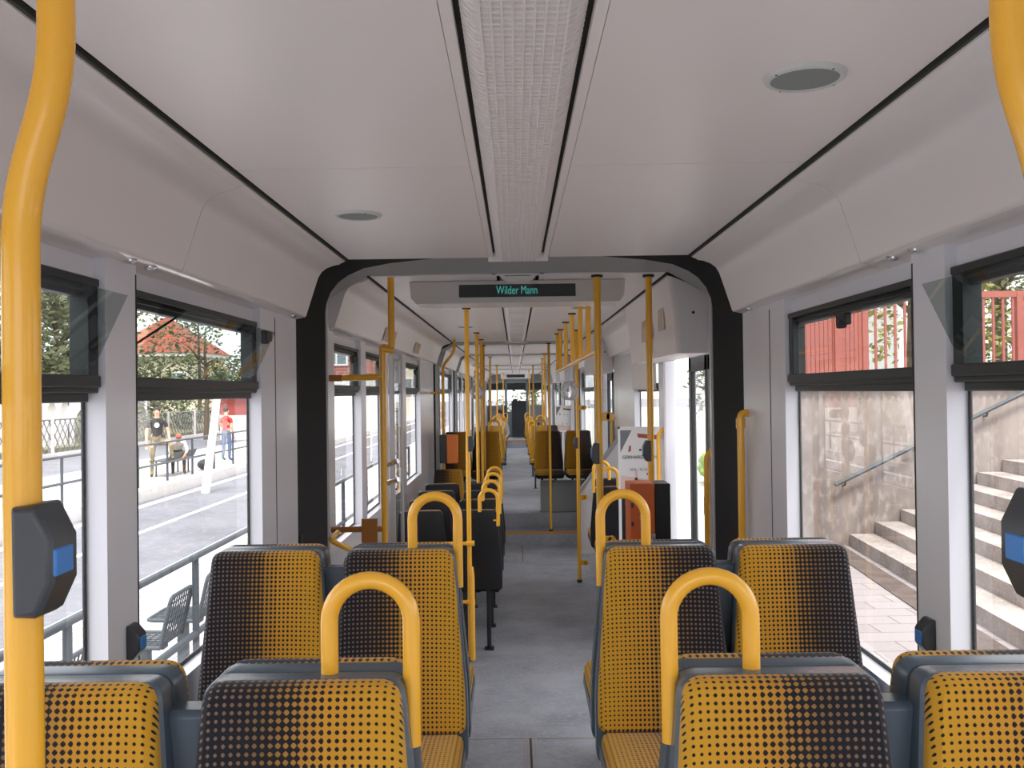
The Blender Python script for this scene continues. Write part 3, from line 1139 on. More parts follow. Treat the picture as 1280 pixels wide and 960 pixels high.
# overhead rail on short hangers
root = empty('overhead_rail', (0.455, 5.0, 2.2))
mb = MB()
mb.tube(arc_path([(0.0, 0.0, 0.06), (0, 0.05, 0.0), (0.01, 5.05, 0.0)], 0.06), 0.016, 12)
mb.build('rail', M['yellow'], root, smooth=60)
for yy in (6.12, 6.5, 7.42, 8.35, 9.32, 10.0):
    mb = MB()
    hx_ = 0.036 if yy < 6.3 else 0.01
    mb.tube([(0.01, yy - 5.0, 0.0), (hx_, yy - 5.0, 0.06), (hx_, yy - 5.0, CEIL - 2.2)], 0.0175, 12)
    mb.build('hanger', M['yellow'], root, smooth=60)
    mb = MB()
    mb.disc((hx_, yy - 5.0, CEIL - 2.2 - 0.012), (0, 0, 1), 0.032, 0.012, 14)
    mb.build('ceiling_flange', M['gap'], root)
tag(root, 'long yellow overhead rail on ceiling hangers right of the aisle', 'rail')
root = empty('overhead_rail', (-0.42, 9.7, 2.2))
mb = MB()
mb.tube([(0, 0, 0), (0, 1.7, 0)], 0.015, 12)
mb.build('rail', M['yellow'], root, smooth=60)
for yy in (0.6, 1.7):
    mb = MB()
    mb.tube([(0, yy, 0), (0, yy, CEIL - 2.2)], 0.016, 12)
    mb.build('hanger', M['yellow'], root, smooth=60)
tag(root, 'short yellow overhead rail left of the aisle before the second gangway', 'rail')


def strap(x, y, z, label, group):
    root = empty('hand_strap', (x, y, z))
    mb = MB()
    mb.box(-0.012, 0.012, -0.003, 0.003, -0.13, 0.018)
    mb.build('band', M['alu'], root, bevel=0.001)
    mb = MB()
    pts = []
    for k in range(21):
        t = 2 * math.pi * k / 20
        pts.append((0.055 * math.sin(t) * (1.0 if math.cos(t) < 0.3 else 0.75), 0, -0.20 + 0.075 * math.cos(t)))
    mb.tube(pts, 0.008, 8, caps=False)
    mb.build('loop', M['alu'], root, smooth=60)
    tag(root, label, 'hand strap', group)


for k, yy in enumerate((7.6, 7.95, 8.2)):
    strap(0.464, yy, 2.185, ['front one of the grey straps hanging from the right overhead rail', 'middle one of the grey straps hanging from the right overhead rail', 'rear one of the grey straps hanging from the right overhead rail'][k], 'grey hand straps')
for k, yy in enumerate((9.9, 10.15, 10.5)):
    strap(-0.42, yy, 2.185, ['front one of the grey straps hanging from the left overhead rail', 'middle one of the grey straps hanging from the left overhead rail', 'rear one of the grey straps hanging from the left overhead rail'][k], 'grey hand straps')

# ------------------------------------------------------------------ left barrier behind the gangway
root = empty('pram_bay_barrier', (-0.72, 5.0, 0))
mb = MB()
mb.tube(arc_path([(0, 0, 0), (0, 0, 2.235), (0.05, 0.0, 2.225), (0.05, 0, CEIL)], 0.012, 4), 0.018, 14)
mb.tube([(-0.006, 0, 2.225), (0.062, 0, 2.215)], 0.021, 14)
mb.build('post', M['yellow'], root, smooth=60)
mb = MB()
mb.tube([(0.05, 0, 2.24), (0.05, 0, CEIL)], 0.0185, 14)
mb.build('upper_post', M['yellow'], root, smooth=60)
mb = MB()
mb.tube([(0.0, 0, 2.072), (-0.20, 0, 2.068), (-0.235, 0, 2.066)], [0.018, 0.017, 0.010], 14)
mb.build('upper_rail', M['yellow'], root, smooth=60)
mb = MB()
mb.box(-0.31, -0.22, -0.012, 0.012, 2.05, 2.085)
mb.box(-0.325, -0.30, -0.03, 0.03, 2.01, 2.10)
mb.build('wall_bracket', M['tan'], root, bevel=0.004)
mb = MB()
mb.tube([(0, 0, 1.245), (-0.31, 0, 1.245)], 0.016, 12)
mb.build('lower_rail', M['tan'], root, smooth=60)
mb = MB()
mb.box(-0.12, -0.035, -0.03, -0.01, 1.175, 1.305)
for dz in (1.20, 1.28):
    mb.disc((-0.078, -0.03, dz), (0, -1, 0), 0.006, 0.004, 10)
mb.build('plate', M['tan'], root, bevel=0.003)
mb = MB()
mb.tube(arc_path([(0, 0, 1.14), (-0.12, -0.12, 1.14), (-0.17, -0.25, 1.19), (-0.235, -0.30, 1.235), (-0.235, -0.1, 1.245)], 0.04), 0.014, 12)
mb.build('folding_arm', M['yellow'], root, smooth=60)
mb = MB()
mb.tube([(-0.26, -0.12, 1.02), (-0.12, -0.05, 1.13)], 0.016, 12)
mb.tube([(-0.12, -0.05, 1.13), (-0.05, -0.05, 1.09)], 0.014, 12)
mb.tube([(-0.145, -0.05, 0.6), (-0.145, -0.05, 1.12)], 0.014, 12)
mb.build('stay', M['yellow'], root, smooth=60)
tag(root, 'yellow tubular barrier with folding arm by the first left window beyond the gangway', 'barrier')
root = empty('glass_screen', (-0.68, 5.04, 0))
mb = MB()
mb.box(-0.004, 0.004, 0.03, 0.42, 0.5, 2.18)
mb.build('pane', M['clear'], root)
mb = MB()
mb.box(-0.014, 0.014, 0.0, 0.03, 0.45, 2.2)
mb.box(-0.010, 0.010, 0.42, 0.44, 0.45, 2.2)
mb.build('edge_profile', M['alu'], root, bevel=0.003)
for z in (1.60, 1.50):
    mb = MB()
    mb.tube([(-0.03, 0.01, z - 0.01), (0.035, -0.02, z + 0.012)], 0.014, 12)
    mb.build('clamp', M['chrome'], root, smooth=60)
tag(root, 'narrow glass screen with metal edges behind the left barrier post', 'glass screen')

# ticket validator on its own bent pole
root = empty('validator_pole', (-0.86, 10.95, 0.0))
mb = MB()
mb.tube(arc_path([(0, 0, 0.0), (0, 0, 2.30), (0.14, 0, 2.47), (0.14, 0, CEIL)], 0.06), 0.018, 12)
mb.build('post', M['yellow'], root, smooth=60)
mb = MB()
mb.tube([(0, 0, 1.98), (-0.155, 0, 1.98)], 0.015, 12)
mb.build('wall_rail', M['yellow'], root, smooth=60)
tag(root, 'bent yellow pole carrying the orange ticket validator', 'pole')
root = empty('ticket_validator', (-0.80, 10.88, 1.15))
mb = MB()
mb.box(-0.10, -0.005, -0.06, 0.055, 0.0, 0.335)
mb.build('body', M['button_box'], root, bevel=0.008)
mb = MB()
mb.box(-0.012, 0.115, -0.085, 0.05, 0.0, 0.335)
mb.build('front_cover', M['orange_b'], root, bevel=0.008)
mb = MB()
mb.tube([(-0.06, 0.0, -0.06), (-0.06, 0, 0.0)], 0.012, 10)
mb.build('bracket', M['yellow'], root)
tag(root, 'orange and grey ticket validator box on the left beyond the dark-backed seats', 'ticket validator')

# ticket machine at the first door
root = empty('ticket_machine', (0.722, 5.06, 0.0))
mb = MB()
mb.box(0.02, 0.108, -0.09, 0.11, 0.62, 1.475)
mb.build('casing', M['black_box'], root, bevel=0.006)
mb = MB()
mb.box(-0.115, 0.02, -0.11, 0.10, 0.62, 1.478)
c = mb.build('orange_door', M['orange'], root, bevel=0.006)
mb = MB()
mb.disc((-0.055, -0.11, 1.30), (0, -1, 0), 0.012, 0.005, 16)
mb.box(-0.06, -0.05, -0.117, -0.114, 1.296, 1.304)
mb.build('lock', M['chrome'], c)
mb = MB()
mb.box(-0.108, -0.094, -0.1125, -0.11, 1.35, 1.375)
mb.build('symbol', M['ink'], c)
mb = MB()
mb.box(-0.108, -0.094, -0.1125, -0.11, 1.25, 1.275)
mb.build('symbol', M['ink'], c)
mb = MB()
mb.box(0.0, 0.02, -0.1135, -0.108, 1.17, 1.21)
mb.build('handle', M['chrome'], c)
mb = MB()
mb.box(-0.05, 0.05, -0.03, 0.05, 0.0, 0.62)
mb.build('stand', M['shell'], root, bevel=0.005)
tag(root, 'orange and black ticket machine standing by the first right door', 'ticket machine')

# grab handles on the portal and the door posts
root = empty('portal_grab_rail', (1.03, 4.22, 1.27))
mb = MB()
mb.tube(arc_path([(0, 0, 0), (0, 0, 0.60), (0.055, 0.01, 0.60), (0.055, 0.02, 0.52)], 0.025, 6), 0.0165, 14)
mb.build('bar', M['yellow'], root, smooth=60)
mb = MB()
mb.tube([(0, 0, 0.53), (0, 0, 0.575)], 0.021, 14)
mb.build('sleeve', M['yellow'], root, smooth=60)
mb = MB()
mb.tube([(0, 0, -0.03), (0, 0, 0.03)], 0.021, 14)
mb.build('sleeve', M['yellow'], root, smooth=60)
tag(root, 'hooked yellow handle on the right against the black gangway bellows', 'handle', 'yellow handles on the right wall')
for (x, y, za, zb, lab) in ((1.03, 4.99, 1.02, 1.66, 'slim yellow handle on the near post of the first right door'), (1.03, 6.66, 0.85, 1.70, 'long yellow handle on the far post of the first right door'),
                            (1.03, 9.9, 0.85, 1.70, 'yellow handle on the near post of the second right door')):
    root = empty('door_handle_bar', (x, y, za))
    mb = MB()
    mb.tube(arc_path([(0.04, 0, 0), (0, 0, 0.04), (0, 0, zb - za - 0.04), (0.04, 0, zb - za)], 0.03), 0.015, 12)
    mb.build('bar', M['yellow'], root, smooth=60)
    tag(root, lab, 'handle', 'yellow handles on the right wall')

# ------------------------------------------------------------------ door headers, doors, screens
hd = ['large cream door mechanism cover above the first right door', 'cream door mechanism cover above the second right door', 'distant door cover past the third gangway', 'distant door cover before the fourth gangway', 'distant door cover near the cab']
for i, (a, b) in enumerate(DOOR_R):
    root = empty('door_header', (XC, a, 2.0))
    y0, y1 = -0.0, b - a + 0.32
    poly = round_poly([(0.856, y0), (1.0435, y0), (1.0435, y1), (0.856, y1)], [0.03, 0.002, 0.002, 0.02], 5)
    # top follows the cove: front edge meets the ceiling, back edge drops
    def top(x):
        return 2.606 - max(0.0, (x - 0.856)) * 0.5
    mb = MB()
    lo = [[(p.x, p.y, 0.165 + 0.012) for p in offset_poly(poly, 0.012)], [(p.x, p.y, 0.18) for p in poly], [(p.x - 0.012, p.y, 0.38) for p in poly], [(p.x - 0.042 * max(0.0, (1.0435 - p.x) / 0.1875), p.y, top(p.x) - 2.0) for p in poly]]
    mb.loft(lo, True, (True, True))
    mb.build('cover', M['panel'], root, smooth=40)
    mb = MB()
    mb.disc((0.95, y0 - 0.001, 0.40), (0, -1, 0), 0.008, 0.004, 10)
    mb.build('lock', M['gap'], root)
    if i == 0:
        for (ya, yb, za, zb) in ((0.28, 0.48, 0.33, 0.47), (0.75, 1.2, 0.30, 0.44)):
            mb = MB()
            mb.box(0.834, 0.8425, ya, yb, za, zb)
            mb.build('notice', M['notice'], root)
    tag(root, hd[i], 'door cover', 'door mechanism covers')

for i, (a, b) in enumerate(DOOR_R):
    root = empty('door_%d' % (i + 1), (XC + 1.10, (a + b) / 2, 0))
    struct(root)
    h = (b - a) / 2
    # both leaves slid out to the side of the opening; the near one still shows
    for (p, q) in ((-h + 0.68, -h + 1.28),) if i == 0 else ((-h + 0.05, -0.01), (0.01, h - 0.05)):
        xo = 0.06 if i == 0 else 0.0
        mb = MB()
        mb.box(xo, xo + 0.035, p, p + 0.07, 0.02, 2.2)
        mb.box(xo, xo + 0.035, q - 0.09, q, 0.02, 2.2)
        mb.box(xo, xo + 0.035, p, q, 0.02, 0.45)
        mb.box(xo, xo + 0.035, p, q, 2.1, 2.2)
        lf = mb.build('door_leaf', M['rubber'], root, bevel=0.006)
        mb = MB()
        mb.box(xo + 0.014, xo + 0.02, p + 0.07, q - 0.09, 0.45, 2.1)
        mb.build('pane', M['glass'], lf)
        mb = MB()
        mb.box(xo - 0.02, xo, p + 0.015, p + 0.05, 1.20, 1.32)
        mb.build('opener', M['button_box'], lf, bevel=0.006)
    for (yy, t) in ((-h - 0.03, 0.035), (h - 0.006, 0.05)):
        mb = MB()
        mb.box(-0.05, 0.03, yy, yy + t, 0.0, 2.22)
        mb.build('door_post', M['wall'], root, bevel=0.006)

# white panel over the window between the doors
mb = MB()
mb.box(XC + 1.02, XC + 1.05, 6.98, 8.2, 1.985, 2.32)
tag(mb.build('blank_panel', M['panel'], bevel=0.006), 'cream panel covering the vent of the right window between the doors', 'panel')

# poster screens at the far side of the doors
for i, (Y, lab) in enumerate(((6.95, 'glass door screen with exhibition poster, beside the orange ticket machine'), (17.8, 'distant glass door screen with poster past the third gangway'))):
    root = empty('poster_screen', (0.77, Y, 1.2))
    W_, H_ = 0.345, 0.505
    mb = MB()
    t = 0.014
    mb.box(0, t, -0.01, 0.01, 0, H_)
    mb.box(W_ - t, W_, -0.01, 0.01, 0, H_)
    mb.box(0, W_, -0.01, 0.01, H_ - t, H_)
    mb.box(0, W_, -0.01, 0.01, 0, t)
    mb.box(0.0, 0.02, -0.01, 0.01, -1.2, 0)
    mb.build('frame', M['white'], root)
    mb = MB()
    mb.box(t, W_ - t, -0.002, 0.002, t, H_ - t)
    ps = mb.build('poster', M['white'], root)
    mb = MB()
    f = -0.0025

    def q(pts):
        mb.prism([(x * W_, f, z * H_) for x, z in pts], (0, -0.0006, 0))
    q([(0.05, 0.95), (0.05, 0.62), (0.30, 0.95)])
    mb.build('sky_patch', M['poster_grey'], ps)
    mb = MB()
    q([(0.42, 0.90), (0.93, 0.87), (0.93, 0.80), (0.44, 0.84)])
    q([(0.22, 0.62), (0.28, 0.64), (0.28, 0.72), (0.24, 0.72)])
    mb.build('roof_line', M['poster_red'], ps)
    mb = MB()
    q([(0.05, 0.05), (0.95, 0.05), (0.95, 0.18), (0.05, 0.28)])
    q([(0.85, 0.20), (0.95, 0.20), (0.95, 0.76), (0.85, 0.76)])
    q([(0.36, 0.2), (0.42, 0.2), (0.42, 0.36), (0.36, 0.36)])
    mb.build('warm_tint', M['poster_pink'], ps)
    mb = MB()
    for (x, z) in ((0.46, 0.64), (0.62, 0.63), (0.62, 0.28)):
        q([(x, z), (x + 0.05, z), (x + 0.05, z + 0.03), (x, z + 0.03)])
    mb.build('dark_window', M['ink'], ps)
    if i == 0:
        text_on('GERHARD-R    HT', 0.036, (W_ * 0.5, -0.004, H_ * 0.545), (R(90), 0, 0), M['ink'], ps, 1.0, ext=0.0003)
        text_on('30.9. - 31.12.', 0.026, (W_ * 0.45, -0.004, H_ * 0.36), (R(90), 0, 0), M['ink'], ps, 1.0, ext=0.0003)
    tag(root, lab, 'screen', 'poster screens at the doors')

# white slanted screen panel before the far steps
root = empty('door_screen', (0.66, 9.50, 0))
mb = MB()
mb.prism([(0.0, 0, 0.30), (0.40, 0, 0.30), (0.40, 0, 1.46), (0.0, 0, 0.92)], (0, 0.02, 0))
mb.build('white_panel', M['white'], root, bevel=0.004)
mb = MB()
mb.prism([(0.0, -0.005, 0.92), (0.40, -0.005, 1.46), (0.40, -0.005, 1.53), (0.0, -0.005, 0.985)], (0, 0.03, 0))
mb.build('slanted_cap', M['alu'], root, bevel=0.004)
mb = MB()
mb.prism([(0.0, 0.006, 0.985), (0.40, 0.006, 1.53), (0.40, 0.006, 2.0), (0.05, 0.006, 2.0), (0.0, 0.006, 1.95)], (0, 0.006, 0))
mb.build('pane', M['clear'], root)
tag(root, 'white panel with slanted top and glass above, right of the aisle before the far steps', 'door screen')

# ------------------------------------------------------------------ destination display
root = empty('destination_display', (XC, 5.18, CEIL))
mb = MB()
mb.prism([(-0.612, 0, 0.0), (-0.605, 0, -0.095), (-0.575, 0, -0.128), (0.575, 0, -0.128), (0.600, 0, -0.09), (0.605, 0, 0.0)], (0, 0.28, 0))
mb.build('housing', mat('display_housing', srgb(205, 205, 203), 0.22, var=0.01), root, bevel=0.006)
mb = MB()
mb.box(-0.332, 0.325, -0.004, 0.01, -0.094, -0.023)
scr = mb.build('display', M['display'], root)
text_on('Wilder Mann', 0.066, (-0.005, -0.006, -0.058), (R(90), 0, 0), M['led'], scr, 0.66, ext=0.0005)
tag(root, 'grey ceiling sign with dark display reading Wilder Mann', 'display sign')
root = empty('destination_display', (XC, 30.6, CEIL))
mb = MB()
mb.box(-0.5, 0.5, 0, 0.2, -0.18, 0.0)
mb.build('housing', M['panel'], root, bevel=0.01)
mb = MB()
mb.box(-0.3, 0.3, -0.005, 0.01, -0.15, -0.05)
mb.build('display', M['display'], root)
tag(root, 'distant dark ceiling display just before the cab', 'display sign')

# loudspeakers
for (u, v, lab) in ((1006, 95, 'round grey loudspeaker in the ceiling right of the light cover'), (448, 268, 'round grey loudspeaker in the ceiling left of the light cover')):
    p = atz(u, v, CEIL)
    root = empty('loudspeaker', (p.x, p.y, CEIL))
    mb = MB()
    ring = [(0.066, 0.0), (0.068, -0.009), (0.074, -0.010), (0.080, -0.006), (0.082, 0.0)]
    mb.loft([[(r_ * math.cos(2 * math.pi * k / 40), r_ * math.sin(2 * math.pi * k / 40), z) for k in range(40)] for r_, z in ring], True)
    mb.build('rim', M['speaker_rim'], root, smooth=60)
    mb = MB()
    mb.disc((0, 0, -0.007), (0, 0, 1), 0.067, 0.007, 40)
    mb.build('grille', M['speaker'], root)
    mb = MB()
    for t in (0.4, 2.0, 3.6, 5.2):
        mb.disc((0.074 * math.cos(t), 0.074 * math.sin(t), -0.0085), (0, 0, -1), 0.0025, 0.0015, 8)
    mb.build('screw', M['black_box'], root)
    tag(root, lab, 'loudspeaker', 'ceiling loudspeakers')
for k, (x, y) in enumerate(((-0.47, 8.8), (0.50, 6.9))):
    root = empty('loudspeaker', (x, y, CEIL))
    mb = MB()
    mb.disc((0, 0, -0.006), (0, 0, 1), 0.08, 0.006, 24)
    mb.build('rim', M['speaker_rim'], root)
    mb = MB()
    mb.disc((0, 0, -0.008), (0, 0, 1), 0.065, 0.006, 24)
    mb.build('grille', M['speaker'], root)
    tag(root, ['small grey ceiling loudspeaker beyond the destination sign on the left', 'small grey ceiling loudspeaker beyond the destination sign on the right'][k], 'loudspeaker', 'ceiling loudspeakers')

# chrome caps under the coves
caps = [(-1, 2.40, 'chrome cap under the left cove, nearer of the pair over the pillar'), (-1, 2.53, 'chrome cap under the left cove, farther of the pair over the pillar'), (-1, 4.15, 'single chrome cap under the left cove beside the gangway'),
        (1, 2.40, 'chrome cap under the right cove, nearer of the pair over the pillar'), (1, 2.54, 'chrome cap under the right cove, farther of the pair over the pillar'), (1, 4.1, 'single chrome cap under the right cove beside the gangway')]
for s, yy, lab in caps:
    mb = MB()
    c0 = Vector((XC + s * 1.024, yy, 2.3385))
    ax = Vector((s * -0.2, 0, -0.98))
    mb.tube([c0, c0 + ax * 0.006, c0 + ax * 0.009], [0.017, 0.016, 0.008], 20)
    tag(mb.build('chrome_cap', M['chrome'], smooth=40), lab, 'cap', 'chrome caps under the coves')

# stop buttons on the pillars
for s, yy, zz, lab in ((-1, 2.425, 1.335, 'small dark stop button on the left window pillar'), (1, 2.385, 1.335, 'small dark stop button on the right window pillar')):
    root = empty('stop_button_unit', (XC + s * HW, yy, zz))
    mb = MB()
    prof_ = [(0.0, -0.048), (0.012, -0.046), (0.030, -0.024), (0.034, -0.018), (0.034, 0.018), (0.030, 0.026), (0.012, 0.046), (0.0, 0.048)]
    mb.prism([(-s * a_, -0.026, b_) for a_, b_ in prof_], (0, 0.052, 0))
    mb.build('housing', M['button_box'], root, bevel=0.004)
    mb = MB()
    mb.box(-s * 0.031, -s * 0.037, -0.018, 0.018, -0.016, 0.016)
    mb.build('button', M['blue'], root, bevel=0.002)
    tag(root, lab, 'stop button', 'stop buttons on the pillars')

# notices on the left cove beyond the gangway
nx = Vector((0.044, 0, 0.138)).normalized()
for k, (ya, yb, lab) in enumerate(((6.7, 7.3, 'brownish printed notice on the left cove beyond the gangway, larger one'), (8.7, 9.15, 'pale printed notice on the left cove near the second gangway'))):
    mb = MB()
    p0 = Vector((XC - 0.988, ya, 2.37))
    p1 = Vector((XC - 0.958, ya, 2.465))
    d = Vector((0, yb - ya, 0))
    off = Vector((0.004, 0, -0.001))
    mb.prism([p0 + off, p1 + off, p1 + off + d, p0 + off + d], (0.002, 0, -0.0005))
    tag(mb.build('notice', M['notice']), lab, 'notice', 'notices on the coves')

# ------------------------------------------------------------------ outside
gd = MB()
gd.box(-90, 90, -40, 260, -0.75, -0.45)
struct(gd.build('ground', M['asphalt']), 'pale asphalt ground around the tram', 'ground')
pv = MB()
pv.box(-4.3, -1.35, -12, 90, -0.45, -0.30)
struct(pv.build('platform', M['paving']), 'paved tram platform beyond the left windows', 'platform')
kb = MB()
kb.box(-4.5, -4.3, -12, 90, -0.45, -0.29)
kb.box(-8.9, -8.65, -12, 90, -0.45, -0.19)
struct(kb.build('kerb', M['kerb']), 'pale kerbs along the street', 'kerb')
rl = MB()
for (x0, x1) in ((-5.0, -4.85), (-6.8, -6.68), (-8.4, -8.2)):
    rl.box(x0, x1, -12, 90, -0.45, -0.445)
struct(rl.build('road_marking', M['line']), 'white lines on the street', 'road marking')
sw = MB()
sw.box(-13.0, -8.9, -12, 120, -0.45, -0.20)
struct(sw.build('pavement', M['paving']), 'pale pavement across the street', 'pavement')
bank = MB()
bank.prism([(-19, -12, -0.45), (-60, -12, -0.45), (-60, -12, 3.0), (-26, -12, 0.6), (-19, -12, -0.1)], (0, 140, 0))
struct(bank.build('bank', M['leaf2']), 'grassy bank beyond the fence', 'bank')


def railing(x, y0, y1, step, zg, ztop, zmid, r, label):
    root = empty('railing', (x, y0, zg))
    for z in (ztop, zmid):
        mb = MB()
        mb.tube([(0, 0, z - zg), (0, y1 - y0, z - zg)], r, 10)
        mb.build('rail', M['rail_grey'], root, smooth=60)
    k = 0
    while k * step <= y1 - y0 + 1e-6:
        mb = MB()
        mb.tube([(0, k * step, 0), (0, k * step, ztop - zg)], r, 10)
        mb.build('post', M['rail_grey'], root, smooth=60)
        k += 1
    tag(root, label, 'railing')


railing(-2.45, 1.0, 21.0, 2.0, -0.30, 0.76, 0.18, 0.026, 'grey tube railing along the near platform outside the left windows')
railing(-9.05, 14.6, 36.7, 1.85, -0.20, 0.80, 0.27, 0.03, 'grey railing across the street in front of the bench with people')


def mesh_chair(y, label):
    root = empty('platform_chair', (-2.62, y, -0.30))
    # faces away from the tram (-X)
    mb = MB()
    w, h = 0.44, 0.36
    for k in range(10):
        yy = -w / 2 + w * k / 9
        mb.tube([(0.0, yy, 0.46), (0.04, yy, 0.62), (0.08, yy, 0.80)], 0.006, 6)
    for k in range(8):
        z = 0.46 + 0.34 * k / 7
        xx = 0.08 * ((z - 0.46) / 0.34)
        mb.tube([(xx, -w / 2, z), (xx, w / 2, z)], 0.006, 6)
    mb.tube(arc_path([(0.0, -w / 2, 0.44), (0.085, -w / 2, 0.81), (0.085, w / 2, 0.81), (0, w / 2, 0.44)], 0.06), 0.016, 8)
    mb.build('backrest', M['rail_grey'], root, smooth=60)
    mb = MB()
    for k in range(10):
        yy = -w / 2 + w * k / 9
        mb.tube([(0, yy, 0.44), (-0.40, yy, 0.45)], 0.006, 6)
    for k in range(8):
        xx = -0.40 * k / 7
        mb.tube([(xx, -w / 2, 0.445), (xx, w / 2, 0.445)], 0.006, 6)
    mb.tube(arc_path([(0, -w / 2, 0.44), (-0.42, -w / 2, 0.45), (-0.42, w / 2, 0.45), (0, w / 2, 0.44)], 0.06), 0.016, 8)
    mb.build('seat', M['rail_grey'], root, smooth=60)
    mb = MB()
    mb.box(-0.24, -0.16, -0.04, 0.04, 0, 0.44)
    mb.box(-0.34, -0.04, -0.05, 0.05, 0.38, 0.43)
    mb.build('pedestal', M['rail_grey'], root, bevel=0.008)
    tag(root, label, 'chair', 'wire mesh chairs on the platform')


mesh_chair(5.25, 'wire mesh platform chair nearest the camera, low behind the thick left pole')
mesh_chair(6.95, 'wire mesh platform chair outside the second left window, nearer of the pair')
mesh_chair(7.75, 'wire mesh platform chair outside the second left window, farther of the pair')


# trees
def tree(x, y, z, h, rad, n, leafm, label, trunk_r=0.14, size=0.28, squash=1.0, low=0.25, group='trees beyond the street'):
    random.seed(int(abs(x) * 100 + y * 7))
    root = empty('tree', (x, y, z))
    mb = MB()
    mb.tube([(0, 0, 0), (0.05, 0.03, h * 0.35), (-0.04, 0.05, h * 0.7), (0, 0, h * 0.92)], [trunk_r, trunk_r * 0.8, trunk_r * 0.5, trunk_r * 0.15], 8)
    for k in range(9):
        t = random.uniform(0, 2 * math.pi)
        z0 = h * random.uniform(0.25, 0.75)
        L = rad * random.uniform(0.5, 0.95)
        mb.tube([(0, 0, z0), (L * 0.5 * math.cos(t), L * 0.5 * math.sin(t), z0 + L * 0.3), (L * math.cos(t), L * math.sin(t), z0 + L * 0.45)], [trunk_r * 0.4, trunk_r * 0.25, trunk_r * 0.08], 6)
    mb.build('trunk', M['bark'], root, smooth=60)
    mb = MB()
    vs, fs_ = [], []
    clumps = [(Vector((random.gauss(0, rad * 0.45), random.gauss(0, rad * 0.45), h * random.uniform(low, 0.95))), rad * random.uniform(0.25, 0.5)) for _ in range(22)]
    for _ in range(n):
        c, cr = random.choice(clumps)
        d = Vector((random.gauss(0, 1), random.gauss(0, 1), random.gauss(0, squash))).normalized() * cr * random.uniform(0.5, 1.05)
        p = c + d
        a = Vector((random.uniform(-1, 1), random.uniform(-1, 1), random.uniform(-0.6, 0.6))).normalized()
        b = a.cross(Vector((random.uniform(-1, 1), random.uniform(-1, 1), random.uniform(-1, 1)))).normalized()
        s_ = size * random.uniform(0.5, 1.0)
        k = len(vs)
        vs += [p - a * s_ * 0.5, p + b * s_ * 0.22, p + a * s_ * 0.5, p - b * s_ * 0.22]
        fs_.append((k, k + 1, k + 2, k + 3))
    mb.add(vs, fs_)
    mb.build('foliage', leafm, root, smooth=0)
    tag(root, label, 'tree', group)


tree(-22.5, 45, 0.0, 9.0, 5.5, 9000, M['leaf2'], 'broad olive tree seen through the nearest left vent window', 0.2, 0.5, 0.7, 0.05)
tree(-31.0, 63, 0.2, 11.5, 5.4, 5200, M['leaf'], 'tall green tree behind the arcaded wall', 0.2, 0.5, 0.7, 0.1)
tree(-22.0, 56, 0.0, 3.0, 2.4, 2400, M['leaf'], 'low bushy tree in front of the red-roofed house', 0.16, 0.4, 0.8, 0.05)
tree(-21.5, 62.5, 0.0, 8.2, 3.0, 1500, M['leaf'], 'thin-leaved tall tree right of the red-roofed house', 0.16, 0.42, 1, 0.3)
tree(-20.5, 69, 0.0, 5.0, 3.2, 2600, M['leaf'], 'dense green tree left of the second vent window edge', 0.16, 0.42, 0.8, 0.05)
tree(-18.5, 75, 0.0, 4.5, 3.0, 2200, M['leaf2'], 'olive bush tree farthest along the street', 0.16, 0.42, 0.8, 0.05)
tree(-15.5, 46, -0.2, 6.0, 0.9, 120, M['leaf'], 'slim street tree with bare trunk behind the bench', 0.14, 0.3, 1, 0.75)

tree(1.2, 62, -0.4, 6.5, 3.0, 2600, M['leaf'], 'green tree seen through the windscreen at the far end', 0.2, 0.4, 0.9, 0.1)

# lattice fence
root = empty('lattice_fence', (-18.2, 24, -0.45))
mb = MB()
L = 32.0
n = int(L / 0.42)
for k in range(n):
    y0_ = k * 0.42
    mb.tube([(0, y0_, 0.25), (0, y0_ + 1.0, 1.55)], 0.022, 4)
    mb.tube([(0.02, y0_ + 1.0, 0.25), (0.02, y0_, 1.55)], 0.022, 4)
mb.build('lattice', M['mesh_wire'], root)
mb = MB()
mb.box(-0.15, 0.15, 0, L + 1, 0, 0.25)
mb.build('plinth', M['kerb'], root)
mb = MB()
mb.tube([(0, 0, 1.57), (0, L + 1, 1.57)], 0.03, 6)
mb.build('top_rail', M['mesh_wire'], root)
for k in range(0, 33, 4):
    mb = MB()
    mb.box(-0.08, 0.08, k - 0.08, k + 0.08, 0.25, 1.65)
    mb.build('post', M['kerb'], root)
tag(root, 'crisscross lattice fence across the street', 'fence')

# arcaded white wall
root = empty('arcade_wall', (-19.6, 33.7, -0.3))
mb = MB()
# piers and arches between
ys = [0.0, 0.9, 2.0, 3.1, 4.2, 5.3, 6.4, 11.4, 15.0]
top_ = 2.35
for k in range(len(ys) - 1):
    a_, b_ = ys[k], ys[k + 1]
    big = (b_ - a_) > 2
    pw = 0.18 if not big else 0.3
    mb.box(-0.2, 0.2, a_ - pw, a_ + pw, 0, top_)
    r_ = (b_ - a_) / 2 - pw
    yc = (a_ + b_) / 2
    zc = top_ - 0.25 - min(r_, 1.1)
    pts = [(0, a_ + pw, top_)]
    for j in range(13):
        t = math.pi * j / 12
        pts.append((0, yc - r_ * math.cos(t), zc + min(r_, 1.1) * math.sin(t)))
    pts.append((0, b_ - pw, top_))
    for j in range(1, 13):
        p, q2 = pts[j], pts[j + 1]
        mb.prism([(-0.2, p[1], p[2]), (-0.2, q2[1], q2[2]), (-0.2, q2[1], top_), (-0.2, p[1], top_)], (0.4, 0, 0))
    if not big:
        mb.box(-0.2, 0.2, a_ + pw, b_ - pw, 0, 1.15)
mb.box(-0.25, 0.25, -0.2, 15.3, top_, top_ + 0.15)
mb.build('wall', M['white_wall'], root)
